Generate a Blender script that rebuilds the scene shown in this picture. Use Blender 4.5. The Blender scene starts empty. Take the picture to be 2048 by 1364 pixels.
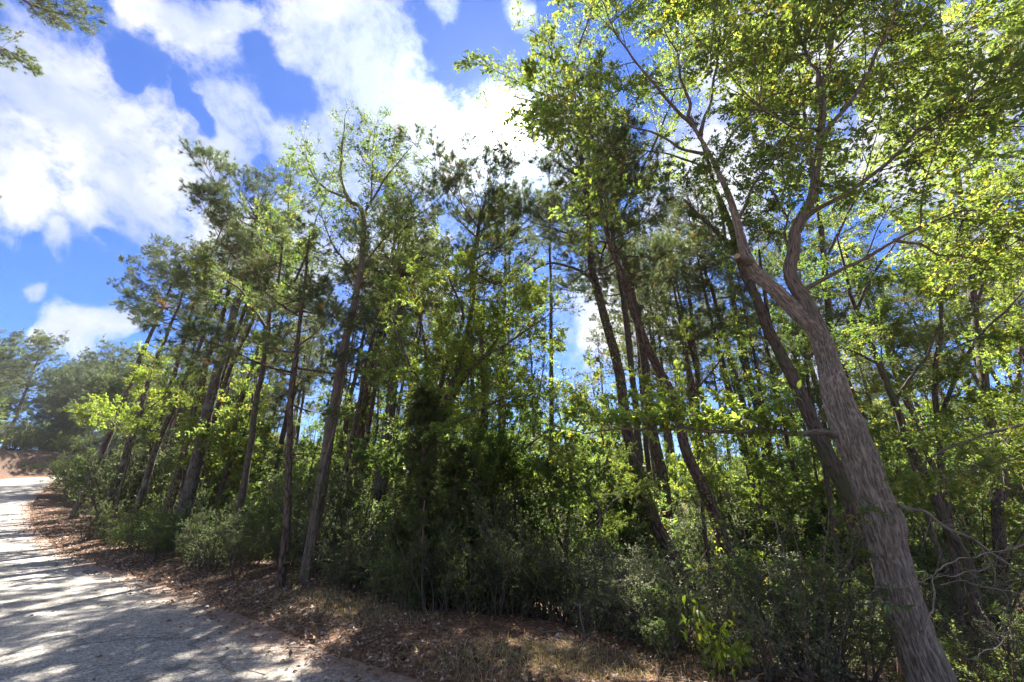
import bpy, math, random
import numpy as np
from mathutils import Vector

rng = np.random.default_rng(7)
random.seed(7)
PI = math.pi

# ------------------------------------------------------------------ camera
FPX = 800.0                       # focal length in pixels of the 2048 wide photograph
PITCH = math.radians(21.7)
CAMZ = 1.6
scn = bpy.context.scene
cd = bpy.data.cameras.new('camera')
cam = bpy.data.objects.new('camera', cd)
scn.collection.objects.link(cam)
cam.location = (0, 0, CAMZ)
cam.rotation_euler = (math.radians(90) + PITCH, 0, 0)
cd.sensor_width = 36.0
cd.lens = FPX / 2048 * 36
cd.clip_start = 0.05
cd.clip_end = 3000
scn.camera = cam

# ------------------------------------------------------------------ world, sun, exposure
SUN_EL = math.radians(50.0)
SUN_AZ = math.radians(-1.3)       # measured from +Y towards +X
SKY_STRENGTH = 0.05
SUN_STRENGTH = 2.9
EXPOSURE = 3.15
scn.view_settings.view_transform = 'Standard'
scn.view_settings.look = 'None'
scn.view_settings.gamma = 1.0
scn.view_settings.use_curve_mapping = False
scn.view_settings.exposure = EXPOSURE
scn.cycles.max_bounces = 12
scn.cycles.diffuse_bounces = 8
scn.cycles.glossy_bounces = 2
scn.cycles.transmission_bounces = 8
scn.cycles.transparent_max_bounces = 4
scn.cycles.sample_clamp_indirect = 6.0
scn.cycles.volume_bounces = 1
sd_ = bpy.data.lights.new('sun', 'SUN')
sd_.energy = SUN_STRENGTH
sd_.angle = math.radians(0.55)
sd_.color = (1.0, 0.95, 0.86)
sun = bpy.data.objects.new('sun', sd_)
scn.collection.objects.link(sun)
sundir = Vector((math.sin(SUN_AZ) * math.cos(SUN_EL), math.cos(SUN_AZ) * math.cos(SUN_EL), math.sin(SUN_EL)))
sun.rotation_euler = sundir.to_track_quat('Z', 'Y').to_euler()
sun.location = sundir * 60

def pdir(px, py):
    """direction through a pixel of the photograph"""
    x, u = px - 1024.0, 682.0 - py
    c, s = math.cos(PITCH), math.sin(PITCH)
    v = np.array([x, FPX * c - u * s, u * c + FPX * s])
    return v / np.linalg.norm(v)

def W(px, py, D):
    d = pdir(px, py)
    t = D / d[1]
    return np.array([d[0] * t, D, CAMZ + d[2] * t])

def make_world():
    w = bpy.data.worlds.new('World')
    scn.world = w
    w.use_nodes = True
    nt = w.node_tree
    N, L = nt.nodes, nt.links
    N.clear()
    out = N.new('ShaderNodeOutputWorld')
    tc = N.new('ShaderNodeTexCoord')
    sky = N.new('ShaderNodeTexSky')
    sky.sky_type = 'NISHITA'
    sky.sun_disc = False
    sky.sun_elevation = SUN_EL
    sky.sun_rotation = SUN_AZ
    sky.altitude = 100
    sky.air_density = 1.0
    sky.dust_density = 0.1
    sky.ozone_density = 2.5

    def M(op, a, b=None, c=None, clamp=False):
        n = N.new('ShaderNodeMath'); n.operation = op; n.use_clamp = clamp
        for i, v in enumerate((a, b, c)):
            if v is None: continue
            if isinstance(v, (int, float)): n.inputs[i].default_value = v
            else: L.new(v, n.inputs[i])
        return n.outputs[0]

    def V(op, a, b=None):
        n = N.new('ShaderNodeVectorMath'); n.operation = op
        for i, v in enumerate((a, b)):
            if v is None: continue
            if isinstance(v, (tuple, list)): n.inputs[i].default_value = v
            else: L.new(v, n.inputs[i])
        return n

    def noise(vec, scale, detail, rough=0.55):
        n = N.new('ShaderNodeTexNoise'); n.inputs['Scale'].default_value = scale
        n.inputs['Detail'].default_value = detail; n.inputs['Roughness'].default_value = rough
        L.new(vec, n.inputs['Vector'])
        return n
    d0 = V('NORMALIZE', tc.outputs['Generated']).outputs[0]
    n1 = noise(d0, 5.0, 4)
    w1 = V('SUBTRACT', n1.outputs['Color'], (0.5, 0.5, 0.5)).outputs[0]
    sc = N.new('ShaderNodeVectorMath'); sc.operation = 'SCALE'; L.new(w1, sc.inputs[0]); sc.inputs['Scale'].default_value = 0.16
    dw = V('NORMALIZE', V('ADD', d0, sc.outputs[0]).outputs[0]).outputs[0]
    blobs = [(-80, 120, 190), (60, 230, 215), (200, 310, 150), (20, 400, 120), (290, 400, 120), (180, 430, 90), (290, 240, 85),
             (110, 120, 110), (390, 85, 85), (300, 30, 60), (450, 30, 50), (440, 110, 45), (480, 240, 70), (440, 290, 60), (360, 320, 80),
             (630, 20, 120), (720, 100, 115), (790, 190, 100), (590, 275, 65), (680, 290, 100), (850, 270, 115), (950, 290, 120),
             (76, 582, 40), (180, 655, 70), (120, 490, 45), (245, 640, 50), (90, 660, 30), (1010, 30, 35), (890, 5, 30),
             (1120, 280, 100), (1400, 380, 160), (1250, 640, 130), (1850, 250, 230), (1550, 120, 160), (1950, 520, 160), (1650, 700, 130), (600, 520, 120), (800, 520, 120), (450, 480, 100),
             (2300, 200, 350)]
    tot = None
    for (px, py, r) in blobs:
        c = pdir(px, py)
        e = pdir(px + r, py)
        cr = float(np.dot(c, e))
        dt = V('DOT_PRODUCT', dw, tuple(float(k) for k in c)).outputs['Value']
        f = M('DIVIDE', M('SUBTRACT', dt, cr), 1 - cr)          # 1 at the centre, 0 on the rim
        f = M('MAXIMUM', f, -1.0)
        tot = f if tot is None else M('SMOOTH_MAX', tot, f, 0.35)
    holes = [(262, 120, 50), (375, 215, 32), (590, 185, 60), (520, 110, 55), (950, 120, 110), (60, 540, 70), (40, 640, 55), (520, 330, 30), (215, 480, 30), (395, 250, 25)]
    for (px, py, r) in holes:
        c = pdir(px, py); cr = float(np.dot(c, pdir(px + r, py)))
        dt = V('DOT_PRODUCT', dw, tuple(float(k) for k in c)).outputs['Value']
        f = M('MAXIMUM', M('DIVIDE', M('SUBTRACT', dt, cr), 1 - cr), 0.0)
        tot = M('SUBTRACT', tot, M('MULTIPLY', f, 1.3))
    # the rest of the sky carries broken cloud, unseen cover raised for fill light
    sep = N.new('ShaderNodeSeparateXYZ'); L.new(d0, sep.inputs[0])
    zc = M('ADD', M('MAXIMUM', sep.outputs['Z'], 0.0), 0.25)
    cmb = N.new('ShaderNodeCombineXYZ')
    L.new(M('DIVIDE', sep.outputs['X'], zc), cmb.inputs[0]); L.new(M('DIVIDE', sep.outputs['Y'], zc), cmb.inputs[1])
    cmb.inputs[2].default_value = 3.3
    nb = noise(cmb.outputs[0], 0.9, 5)
    rest = M('MULTIPLY', M('SUBTRACT', nb.outputs['Fac'], 0.43), 5.0)
    front = M('MULTIPLY', M('SUBTRACT', sep.outputs['Y'], 0.05), 5.0, clamp=True)
    rest = M('SUBTRACT', rest, M('MULTIPLY', front, 2.0))
    tot = M('MAXIMUM', tot, rest)
    tot = M('MULTIPLY', tot, 1.6)
    n2 = noise(dw, 11.0, 10, 0.66)
    n3 = noise(d0, 38.0, 8, 0.68)
    den = M('ADD', tot, M('MULTIPLY', M('SUBTRACT', n2.outputs['Fac'], 0.5), 5.6))
    den = M('ADD', den, M('MULTIPLY', M('SUBTRACT', n3.outputs['Fac'], 0.5), 3.0))
    mr = N.new('ShaderNodeMapRange'); mr.interpolation_type = 'SMOOTHSTEP'
    L.new(den, mr.inputs['Value']); mr.inputs['From Min'].default_value = -1.0; mr.inputs['From Max'].default_value = 2.1
    cov = mr.outputs[0]
    # cloud body: white rims, lavender grey thick parts
    n4 = noise(dw, 3.2, 5, 0.55)
    sh = N.new('ShaderNodeMapRange'); sh.interpolation_type = 'SMOOTHSTEP'
    L.new(M('ADD', M('MULTIPLY', den, 0.10), M('MULTIPLY_ADD', n4.outputs['Fac'], 2.4, -0.75)), sh.inputs['Value'])
    sh.inputs['From Min'].default_value = 0.22; sh.inputs['From Max'].default_value = 0.72
    cc = N.new('ShaderNodeMix'); cc.data_type = 'RGBA'
    L.new(sh.outputs[0], cc.inputs['Factor'])
    cc.inputs[6].default_value = (1.0, 1.0, 1.0, 1)
    cc.inputs[7].default_value = (0.50, 0.58, 0.78, 1)
    # forward scattering: thin cloud and air glow towards the sun
    ds = V('DOT_PRODUCT', d0, tuple(sundir)).outputs['Value']
    dsc = M('MAXIMUM', ds, 0.0)
    g1 = M('POWER', dsc, 9.0)
    g2 = M('POWER', dsc, 90.0)
    g3 = M('POWER', dsc, 1500.0)
    glow = M('ADD', M('MULTIPLY', g1, 0.05), M('ADD', M('MULTIPLY', g2, 0.45), M('MULTIPLY', g3, 6.0)))
    bgs = N.new('ShaderNodeBackground'); bgs.inputs['Strength'].default_value = SKY_STRENGTH
    tint = N.new('ShaderNodeMix'); tint.data_type = 'RGBA'; tint.blend_type = 'MULTIPLY'
    tint.inputs['Factor'].default_value = 1.0
    L.new(sky.outputs[0], tint.inputs[6]); tint.inputs[7].default_value = (0.125, 0.24, 0.47, 1)
    L.new(tint.outputs[2], bgs.inputs['Color'])
    bgc = N.new('ShaderNodeBackground')
    L.new(cc.outputs[2], bgc.inputs['Color'])
    L.new(M('MULTIPLY', M('ADD', glow, 0.138), 1.0), bgc.inputs['Strength'])
    mx = N.new('ShaderNodeMixShader')
    L.new(cov, mx.inputs[0]); L.new(bgs.outputs[0], mx.inputs[1]); L.new(bgc.outputs[0], mx.inputs[2])
    bgg = N.new('ShaderNodeBackground'); bgg.inputs['Color'].default_value = (1, 0.98, 0.94, 1)
    L.new(M('ADD', M('MULTIPLY', g2, 0.02), M('MULTIPLY', g3, 8.0)), bgg.inputs['Strength'])
    ad = N.new('ShaderNodeAddShader')
    L.new(mx.outputs[0], ad.inputs[0]); L.new(bgg.outputs[0], ad.inputs[1])
    L.new(ad.outputs[0], out.inputs[0])
    w.cycles.sampling_method = 'MANUAL'
    w.cycles.sample_map_resolution = 512
make_world()

# ------------------------------------------------------------------ mesh helpers
col = scn.collection

class MB:
    """collects vertices, faces and one attribute, links them as ONE mesh"""
    def __init__(self): self.v = []; self.f = {3: [], 4: []}; self.a = []; self.n = 0
    def add(self, v, f, a=None):
        v = np.asarray(v, dtype=np.float32).reshape(-1, 3); f = np.asarray(f, dtype=np.int64)
        if len(v) == 0: return
        self.v.append(v); self.f[f.shape[1]].append(f + self.n); self.n += len(v)
        self.a.append(v if a is None else np.asarray(a, dtype=np.float32))
    def mesh(self, name, mat, attr=None, smooth=True):
        me = bpy.data.meshes.new(name)
        if self.n:
            v = np.concatenate(self.v)
            tri = np.concatenate(self.f[3]) if self.f[3] else np.zeros((0, 3), int)
            qd = np.concatenate(self.f[4]) if self.f[4] else np.zeros((0, 4), int)
            nl = len(tri) * 3 + len(qd) * 4
            me.vertices.add(len(v)); me.vertices.foreach_set('co', v.ravel())
            me.loops.add(nl)
            me.loops.foreach_set('vertex_index', np.concatenate([tri.ravel(), qd.ravel()]).astype(np.int32))
            me.polygons.add(len(tri) + len(qd))
            st = np.concatenate([np.arange(len(tri)) * 3, len(tri) * 3 + np.arange(len(qd)) * 4]).astype(np.int32)
            me.polygons.foreach_set('loop_start', st)
            if smooth: me.polygons.foreach_set('use_smooth', np.ones(len(st), dtype=bool))
            me.update(calc_edges=True)
            if attr == 'v':
                at = me.attributes.new('v', 'FLOAT', 'POINT'); at.data.foreach_set('value', np.concatenate(self.a).ravel())
            elif attr == 'bk':
                at = me.attributes.new('bk', 'FLOAT_VECTOR', 'POINT'); at.data.foreach_set('vector', np.concatenate(self.a).ravel())
        me.materials.append(mat)
        return me

def combo(name, wood, leaf, mw, ml):
    """one mesh of wood and leaves with a material slot each"""
    me = bpy.data.meshes.new(name); V = []; A = []; Vv = []; tri = []; qd = []; mt = []; mq = []; n = 0
    for k, m in enumerate((wood, leaf)):
        if not m.n: continue
        v = np.concatenate(m.v); a = np.concatenate(m.a); V.append(v)
        A.append(a if k == 0 else np.zeros((len(v), 3), np.float32)); Vv.append(np.zeros(len(v), np.float32) if k == 0 else a)
        for q, L_, M_ in ((3, tri, mt), (4, qd, mq)):
            if m.f[q]: F = np.concatenate(m.f[q]) + n; L_.append(F); M_.append(np.full(len(F), k))
        n += len(v)
    V = np.concatenate(V); tri = np.concatenate(tri) if tri else np.zeros((0, 3), int); qd = np.concatenate(qd) if qd else np.zeros((0, 4), int)
    me.vertices.add(len(V)); me.vertices.foreach_set('co', V.astype(np.float32).ravel()); me.loops.add(len(tri) * 3 + len(qd) * 4)
    me.loops.foreach_set('vertex_index', np.concatenate([tri.ravel(), qd.ravel()]).astype(np.int32)); me.polygons.add(len(tri) + len(qd))
    me.polygons.foreach_set('loop_start', np.concatenate([np.arange(len(tri)) * 3, len(tri) * 3 + np.arange(len(qd)) * 4]).astype(np.int32))
    me.polygons.foreach_set('material_index', np.concatenate((mt + mq)).astype(np.int32)); me.polygons.foreach_set('use_smooth', np.ones(len(tri) + len(qd), dtype=bool))
    me.update(calc_edges=True)
    at = me.attributes.new('v', 'FLOAT', 'POINT'); at.data.foreach_set('value', np.concatenate(Vv))
    at = me.attributes.new('bk', 'FLOAT_VECTOR', 'POINT'); at.data.foreach_set('vector', np.concatenate(A).astype(np.float32).ravel())
    me.materials.append(mw); me.materials.append(ml); return me

def link(name, me, parent=None, kind=None):
    o = bpy.data.objects.new(name, me); col.objects.link(o)
    if parent is not None: o.parent = parent
    if kind: o['kind'] = kind
    return o

def thing(name, label, cat, loc=(0, 0, 0), group=None):
    o = bpy.data.objects.new(name, None); col.objects.link(o)
    o.location = loc; o['label'] = label; o['category'] = cat; o.empty_display_size = 0.3
    if group: o['group'] = group
    return o

def nrm(a): return a / np.maximum(np.linalg.norm(a, axis=-1, keepdims=True), 1e-9)

def tube(mb, path, rad, sides=8, rough=0.0, cap=True):
    P = np.asarray(path, float); R = np.asarray(rad, float); K = len(P)
    T = nrm(np.gradient(P, axis=0))
    up = np.array([0, 0, 1.0]) if abs(T[0, 2]) < 0.9 else np.array([1.0, 0, 0])
    x = nrm(np.cross(up, T[0])); X = [x]
    for i in range(1, K):
        x = X[-1] - T[i] * np.dot(X[-1], T[i]); X.append(nrm(x))
    X = np.array(X); Y = np.cross(T, X)
    th = np.linspace(0, 2 * PI, sides, endpoint=False)
    c, s = np.cos(th), np.sin(th)
    rr = R[:, None] * np.ones(sides)[None]
    if rough: rr = rr * (1 + rough * rng.normal(size=rr.shape))
    V = P[:, None] + rr[..., None] * (c[None, :, None] * X[:, None] + s[None, :, None] * Y[:, None])
    ln = np.concatenate([[0], np.cumsum(np.linalg.norm(np.diff(P, axis=0), axis=1))])
    off = rng.uniform(0, 50)
    A = np.stack([R[:, None] * c, R[:, None] * s, (ln[:, None] + off) * np.ones(sides)], -1)
    i = np.arange(K - 1)[:, None] * sides; j = np.arange(sides)[None]; j2 = (j + 1) % sides
    F = np.stack([i + j, i + j2, i + sides + j2, i + sides + j], -1).reshape(-1, 4)
    mb.add(V.reshape(-1, 3), F, A.reshape(-1, 3))
    if cap and R[-1] > 0.004:
        F = [[(K - 1) * sides + k, (K - 1) * sides + (k + 1) % sides, K * sides] for k in range(sides)]
        vv = np.vstack([V.reshape(-1, 3), P[-1] + T[-1] * R[-1] * .4]); aa = np.vstack([A.reshape(-1, 3), A[-1, 0]])
        mb.add(vv, F, aa)

def prisms(mb, P0, P1, r0, r1):
    """many straight three sided twigs at once"""
    n = len(P0)
    if n == 0: return
    T = nrm(P1 - P0); up = np.tile([0.13, 0.21, 0.97], (n, 1))
    X = nrm(np.cross(T, up)); Y = np.cross(T, X)
    r0 = np.broadcast_to(r0, (n,)); r1 = np.broadcast_to(r1, (n,))
    V = np.zeros((n, 6, 3)); A = np.zeros((n, 6, 3)); ln = np.linalg.norm(P1 - P0, axis=1)
    for k in range(3):
        a = 2 * PI * k / 3
        o = math.cos(a) * X + math.sin(a) * Y
        V[:, k] = P0 + o * r0[:, None]; V[:, 3 + k] = P1 + o * r1[:, None]
        A[:, k] = np.stack([r0 * math.cos(a), r0 * math.sin(a), ln * 0], 1); A[:, 3 + k] = np.stack([r1 * math.cos(a), r1 * math.sin(a), ln], 1)
    f = np.array([[0, 1, 4, 3], [1, 2, 5, 4], [2, 0, 3, 5]])
    F = (np.arange(n)[:, None, None] * 6 + f[None]).reshape(-1, 4)
    mb.add(V.reshape(-1, 3), F, A.reshape(-1, 3))

def polyprisms(mb, C, r0, r1):
    """C: [N,K,3] polylines of thin twigs"""
    K = C.shape[1]
    for k in range(K - 1):
        a, b = k / (K - 1), (k + 1) / (K - 1)
        prisms(mb, C[:, k], C[:, k + 1], r0 * (1 - a) + r1 * a, r0 * (1 - b) + r1 * b)

def leaves(mb, P, D, Nn, size, width=0.5, vv=None, fold=0.25, detail=1):
    """P base, D axis, Nn upper side; a folded blade each"""
    n = len(P)
    if n == 0: return
    D = nrm(D); S = nrm(np.cross(D, Nn)); U = np.cross(S, D)
    size = np.broadcast_to(size, (n,))[:, None]
    h = size * width * 0.5
    lift = h * fold * 2
    if vv is None: vv = rng.uniform(0, 1, n)
    if detail == 1:
        V = np.stack([P, P + D * size * .42 + S * h + U * lift, P + D * size - U * size * .08, P + D * size * .42 - S * h + U * lift], 1)
        f = np.array([[0, 1, 2], [0, 2, 3]]); m = 4
    else:
        mid = P + D * size * .5 + U * size * .03
        V = np.stack([P, P + D * size * .25 + S * h * .85 + U * lift, P + D * size * .62 + S * h * .8 + U * lift * .8, P + D * size - U * size * .12,
                      P + D * size * .62 - S * h * .8 + U * lift * .8, P + D * size * .25 - S * h * .85 + U * lift, mid], 1)
        f = np.array([[0, 1, 6], [1, 2, 6], [2, 3, 6], [3, 4, 6], [4, 5, 6], [5, 0, 6]]); m = 7
    F = (np.arange(n)[:, None, None] * m + f[None]).reshape(-1, 3)
    mb.add(V.reshape(-1, 3), F, np.repeat(vv, m))

def runit(n): return nrm(rng.normal(size=(n, 3)))

def tufts(mb, P, D, nn, ln, w, spread=0.85, vv=None):
    """needle bursts: P centres, D directions"""
    n = len(P)
    if n == 0: return
    D = np.repeat(nrm(D), nn, 0); P = np.repeat(P, nn, 0)
    d = nrm(D * 0.75 + runit(n * nn) * spread)
    L_ = ln * rng.uniform(0.7, 1.15, n * nn)[:, None]
    s = nrm(np.cross(d, runit(n * nn)))
    b = P + D * ln * rng.uniform(-.35, .15, (n * nn, 1))
    V = np.stack([b - s * w * .5, b + s * w * .5, b + d * L_ + np.array([0, 0, -1]) * L_ * .08], 1)
    F = np.arange(n * nn * 3).reshape(-1, 3)
    if vv is None: vv = rng.uniform(0, 1, n)
    mb.add(V.reshape(-1, 3), F, np.repeat(np.repeat(vv, nn), 3))

def smooth_path(P, k=4):
    P = np.asarray(P, float)
    if len(P) < 3:
        t = np.linspace(0, 1, k * 2)[:, None]; return P[0] * (1 - t) + P[-1] * t
    Q = np.vstack([2 * P[0] - P[1], P, 2 * P[-1] - P[-2]]); out = []
    for i in range(1, len(Q) - 2):
        for t in np.linspace(0, 1, k, endpoint=False):
            a, b, c, d = Q[i - 1], Q[i], Q[i + 1], Q[i + 2]
            out.append(.5 * ((2 * b) + (-a + c) * t + (2 * a - 5 * b + 4 * c - d) * t * t + (-a + 3 * b - 3 * c + d) * t ** 3))
    out.append(P[-1]); return np.array(out)

def along(P, s):
    """points and tangents at arc fractions s of polyline P"""
    ln = np.concatenate([[0], np.cumsum(np.linalg.norm(np.diff(P, axis=0), axis=1))]); L_ = ln[-1]
    q = np.array([np.interp(np.asarray(s) * L_, ln, P[:, k]) for k in range(3)]).T
    e = 0.02
    q2 = np.array([np.interp(np.clip(np.asarray(s) + e, 0, 1) * L_, ln, P[:, k]) for k in range(3)]).T
    q1 = np.array([np.interp(np.clip(np.asarray(s) - e, 0, 1) * L_, ln, P[:, k]) for k in range(3)]).T
    return q, nrm(q2 - q1), L_

def spawn(P0, T, L_, K=4, curve=0.25, up=0.0, jit=0.1):
    """polylines [N,K,3] that leave P0 along T, bend upward by up"""
    n = len(P0); C = np.zeros((n, K, 3)); C[:, 0] = P0; d = nrm(T)
    bend = runit(n) * curve
    for k in range(1, K):
        d = nrm(d + bend / K + np.array([0, 0, up]) / K + runit(n) * jit)
        C[:, k] = C[:, k - 1] + d * (np.asarray(L_) / (K - 1))[:, None]
    return C

def side_dirs(T, ang, flat=0.6):
    """directions at ang from T, favouring the horizontal plane by flat"""
    n = len(T); r = runit(n); r[:, 2] *= (1 - flat)
    s = nrm(r - T * np.sum(r * T, 1, keepdims=True))
    ang = np.broadcast_to(ang, (n,))[:, None]
    return nrm(T * np.cos(ang) + s * np.sin(ang))

def children(C, Ls, per, r=(0.25, 1.0), ang=(0.6, 1.1), ratio=(0.4, 0.7), flat=0.6, K=4, up=0.0, jit=.12, minl=0.05):
    """spawn per children on every polyline of C"""
    n, Kc, _ = C.shape
    s = rng.uniform(r[0], r[1], (n, per)); x = s * (Kc - 1); i = np.minimum(x.astype(int), Kc - 2); f = (x - i)[..., None]
    idx = np.arange(n)[:, None]
    P = C[idx, i] * (1 - f) + C[idx, i + 1] * f
    T = nrm(C[idx, i + 1] - C[idx, i])
    P = P.reshape(-1, 3); T = T.reshape(-1, 3)
    L_ = (np.asarray(Ls)[:, None] * rng.uniform(ratio[0], ratio[1], (n, per)) * (1.15 - .55 * s)).reshape(-1)
    L_ = np.maximum(L_, minl)
    d = side_dirs(T, rng.uniform(ang[0], ang[1], len(T)), flat)
    return spawn(P, d, L_, K, .25, up, jit), L_

def leaf_on(mb, C, per, size, width=.5, flat=0.5, r=(0.15, 1.0), detail=1, vr=(0, 1), droop=0.15, fold=.25):
    n, Kc, _ = C.shape
    s = rng.uniform(r[0], r[1], (n, per)); x = s * (Kc - 1); i = np.minimum(x.astype(int), Kc - 2); f = (x - i)[..., None]
    idx = np.arange(n)[:, None]
    P = (C[idx, i] * (1 - f) + C[idx, i + 1] * f).reshape(-1, 3)
    T = nrm(C[idx, i + 1] - C[idx, i]).reshape(-1, 3)
    m = len(P)
    N0 = nrm(np.array([0, 0, 1.0]) + runit(m) * (1.05 - flat))
    D = side_dirs(T, rng.uniform(.5, 1.2, m), .55); D[:, 2] -= droop; D = nrm(D)
    base = rng.uniform(vr[0], vr[1], (n, 1)); v = np.clip((base + rng.normal(0, .14, (n, per))).reshape(-1), 0, 1)
    leaves(mb, P, D, N0, size * rng.uniform(.6, 1.2, m), width, v, fold, detail)

# value noise for geometry
_lat = np.random.default_rng(3).uniform(-1, 1, (64, 64, 64))
def vnoise(p):
    p = np.asarray(p, float); i = np.floor(p).astype(int); f = p - i; f = f * f * (3 - 2 * f); out = 0
    for dx in (0, 1):
        for dy in (0, 1):
            for dz in (0, 1):
                w = (f[..., 0] if dx else 1 - f[..., 0]) * (f[..., 1] if dy else 1 - f[..., 1]) * (f[..., 2] if dz else 1 - f[..., 2])
                out = out + w * _lat[(i[..., 0] + dx) % 64, (i[..., 1] + dy) % 64, (i[..., 2] + dz) % 64]
    return out

# ------------------------------------------------------------------ materials
def mat_new(name):
    m = bpy.data.materials.new(name); m.use_nodes = True; nt = m.node_tree; nt.nodes.clear()
    out = nt.nodes.new('ShaderNodeOutputMaterial'); return m, nt, out

def ramp(nt, fac, stops):
    r = nt.nodes.new('ShaderNodeValToRGB'); nt.links.new(fac, r.inputs[0])
    e = r.color_ramp.elements
    while len(e) < len(stops): e.new(0.5)
    for k, (p, c) in enumerate(stops): e[k].position = p; e[k].color = (*c, 1)
    return r.outputs[0]

def leaf_mat(name, stops, trans=0.45, tint=(1.9, 1.9, 0.7), rough=0.45, spec=0.5):
    m, nt, out = mat_new(name); N, L = nt.nodes, nt.links
    at = N.new('ShaderNodeAttribute'); at.attribute_name = 'v'
    oi = N.new('ShaderNodeObjectInfo'); va = N.new('ShaderNodeMath'); va.operation = 'MULTIPLY_ADD'; L.new(oi.outputs['Random'], va.inputs[0]); va.inputs[1].default_value = .3
    va2 = N.new('ShaderNodeMath'); va2.operation = 'MULTIPLY_ADD'; L.new(at.outputs['Fac'], va2.inputs[0]); va2.inputs[1].default_value = 1.0; va2.inputs[2].default_value = -.15; L.new(va2.outputs[0], va.inputs[2]); va.use_clamp = True
    c = ramp(nt, va.outputs[0], stops)
    p = N.new('ShaderNodeBsdfPrincipled'); L.new(c, p.inputs['Base Color'])
    p.inputs['Roughness'].default_value = rough; p.inputs['Specular IOR Level'].default_value = spec
    t = N.new('ShaderNodeBsdfTranslucent')
    mu = N.new('ShaderNodeMix'); mu.data_type = 'RGBA'; mu.blend_type = 'MULTIPLY'; mu.inputs['Factor'].default_value = 1
    L.new(c, mu.inputs[6]); mu.inputs[7].default_value = (*tint, 1); L.new(mu.outputs[2], t.inputs['Color'])
    mx = N.new('ShaderNodeMixShader'); mx.inputs[0].default_value = trans
    L.new(p.outputs[0], mx.inputs[1]); L.new(t.outputs[0], mx.inputs[2]); L.new(mx.outputs[0], out.inputs[0])
    return m

def bark_mat(name, dark, light, scale=30.0, stretch=0.12, lichen=None, depth=0.02, plates=False):
    m, nt, out = mat_new(name); N, L = nt.nodes, nt.links
    at = N.new('ShaderNodeAttribute'); at.attribute_name = 'bk'
    mp = N.new('ShaderNodeMapping'); L.new(at.outputs['Vector'], mp.inputs[0]); mp.inputs['Scale'].default_value = (1, 1, stretch)
    n1 = N.new('ShaderNodeTexNoise'); L.new(mp.outputs[0], n1.inputs['Vector']); n1.inputs['Scale'].default_value = scale
    n1.inputs['Detail'].default_value = 4; n1.inputs['Roughness'].default_value = .6
    v1 = N.new('ShaderNodeTexVoronoi'); v1.feature = 'DISTANCE_TO_EDGE'; L.new(mp.outputs[0], v1.inputs['Vector']); v1.inputs['Scale'].default_value = scale * (.55 if plates else .8)
    a = N.new('ShaderNodeMath'); a.operation = 'MULTIPLY_ADD'; L.new(v1.outputs['Distance'], a.inputs[0]); a.inputs[1].default_value = 1.6; L.new(n1.outputs['Fac'], a.inputs[2])
    c = ramp(nt, a.outputs[0], [(0.42, dark), (0.62, tuple((x + y) / 2 for x, y in zip(dark, light))), (0.85, light)])
    big = N.new('ShaderNodeTexNoise'); L.new(at.outputs['Vector'], big.inputs['Vector']); big.inputs['Scale'].default_value = 2.2; big.inputs['Detail'].default_value = 5
    if lichen:
        mx = N.new('ShaderNodeMix'); mx.data_type = 'RGBA'
        r = ramp(nt, big.outputs['Fac'], [(0.5, (0, 0, 0)), (0.68, (.8, .8, .8))]); L.new(r, mx.inputs['Factor'])
        L.new(c, mx.inputs[6]); mx.inputs[7].default_value = (*lichen, 1); c = mx.outputs[2]
    p = N.new('ShaderNodeBsdfPrincipled'); L.new(c, p.inputs['Base Color']); p.inputs['Roughness'].default_value = .9
    p.inputs['Specular IOR Level'].default_value = .2
    b = N.new('ShaderNodeBump'); b.inputs['Distance'].default_value = depth; b.inputs['Strength'].default_value = .9
    L.new(a.outputs[0], b.inputs['Height']); L.new(b.outputs[0], p.inputs['Normal']); L.new(p.outputs[0], out.inputs[0])
    return m

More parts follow.
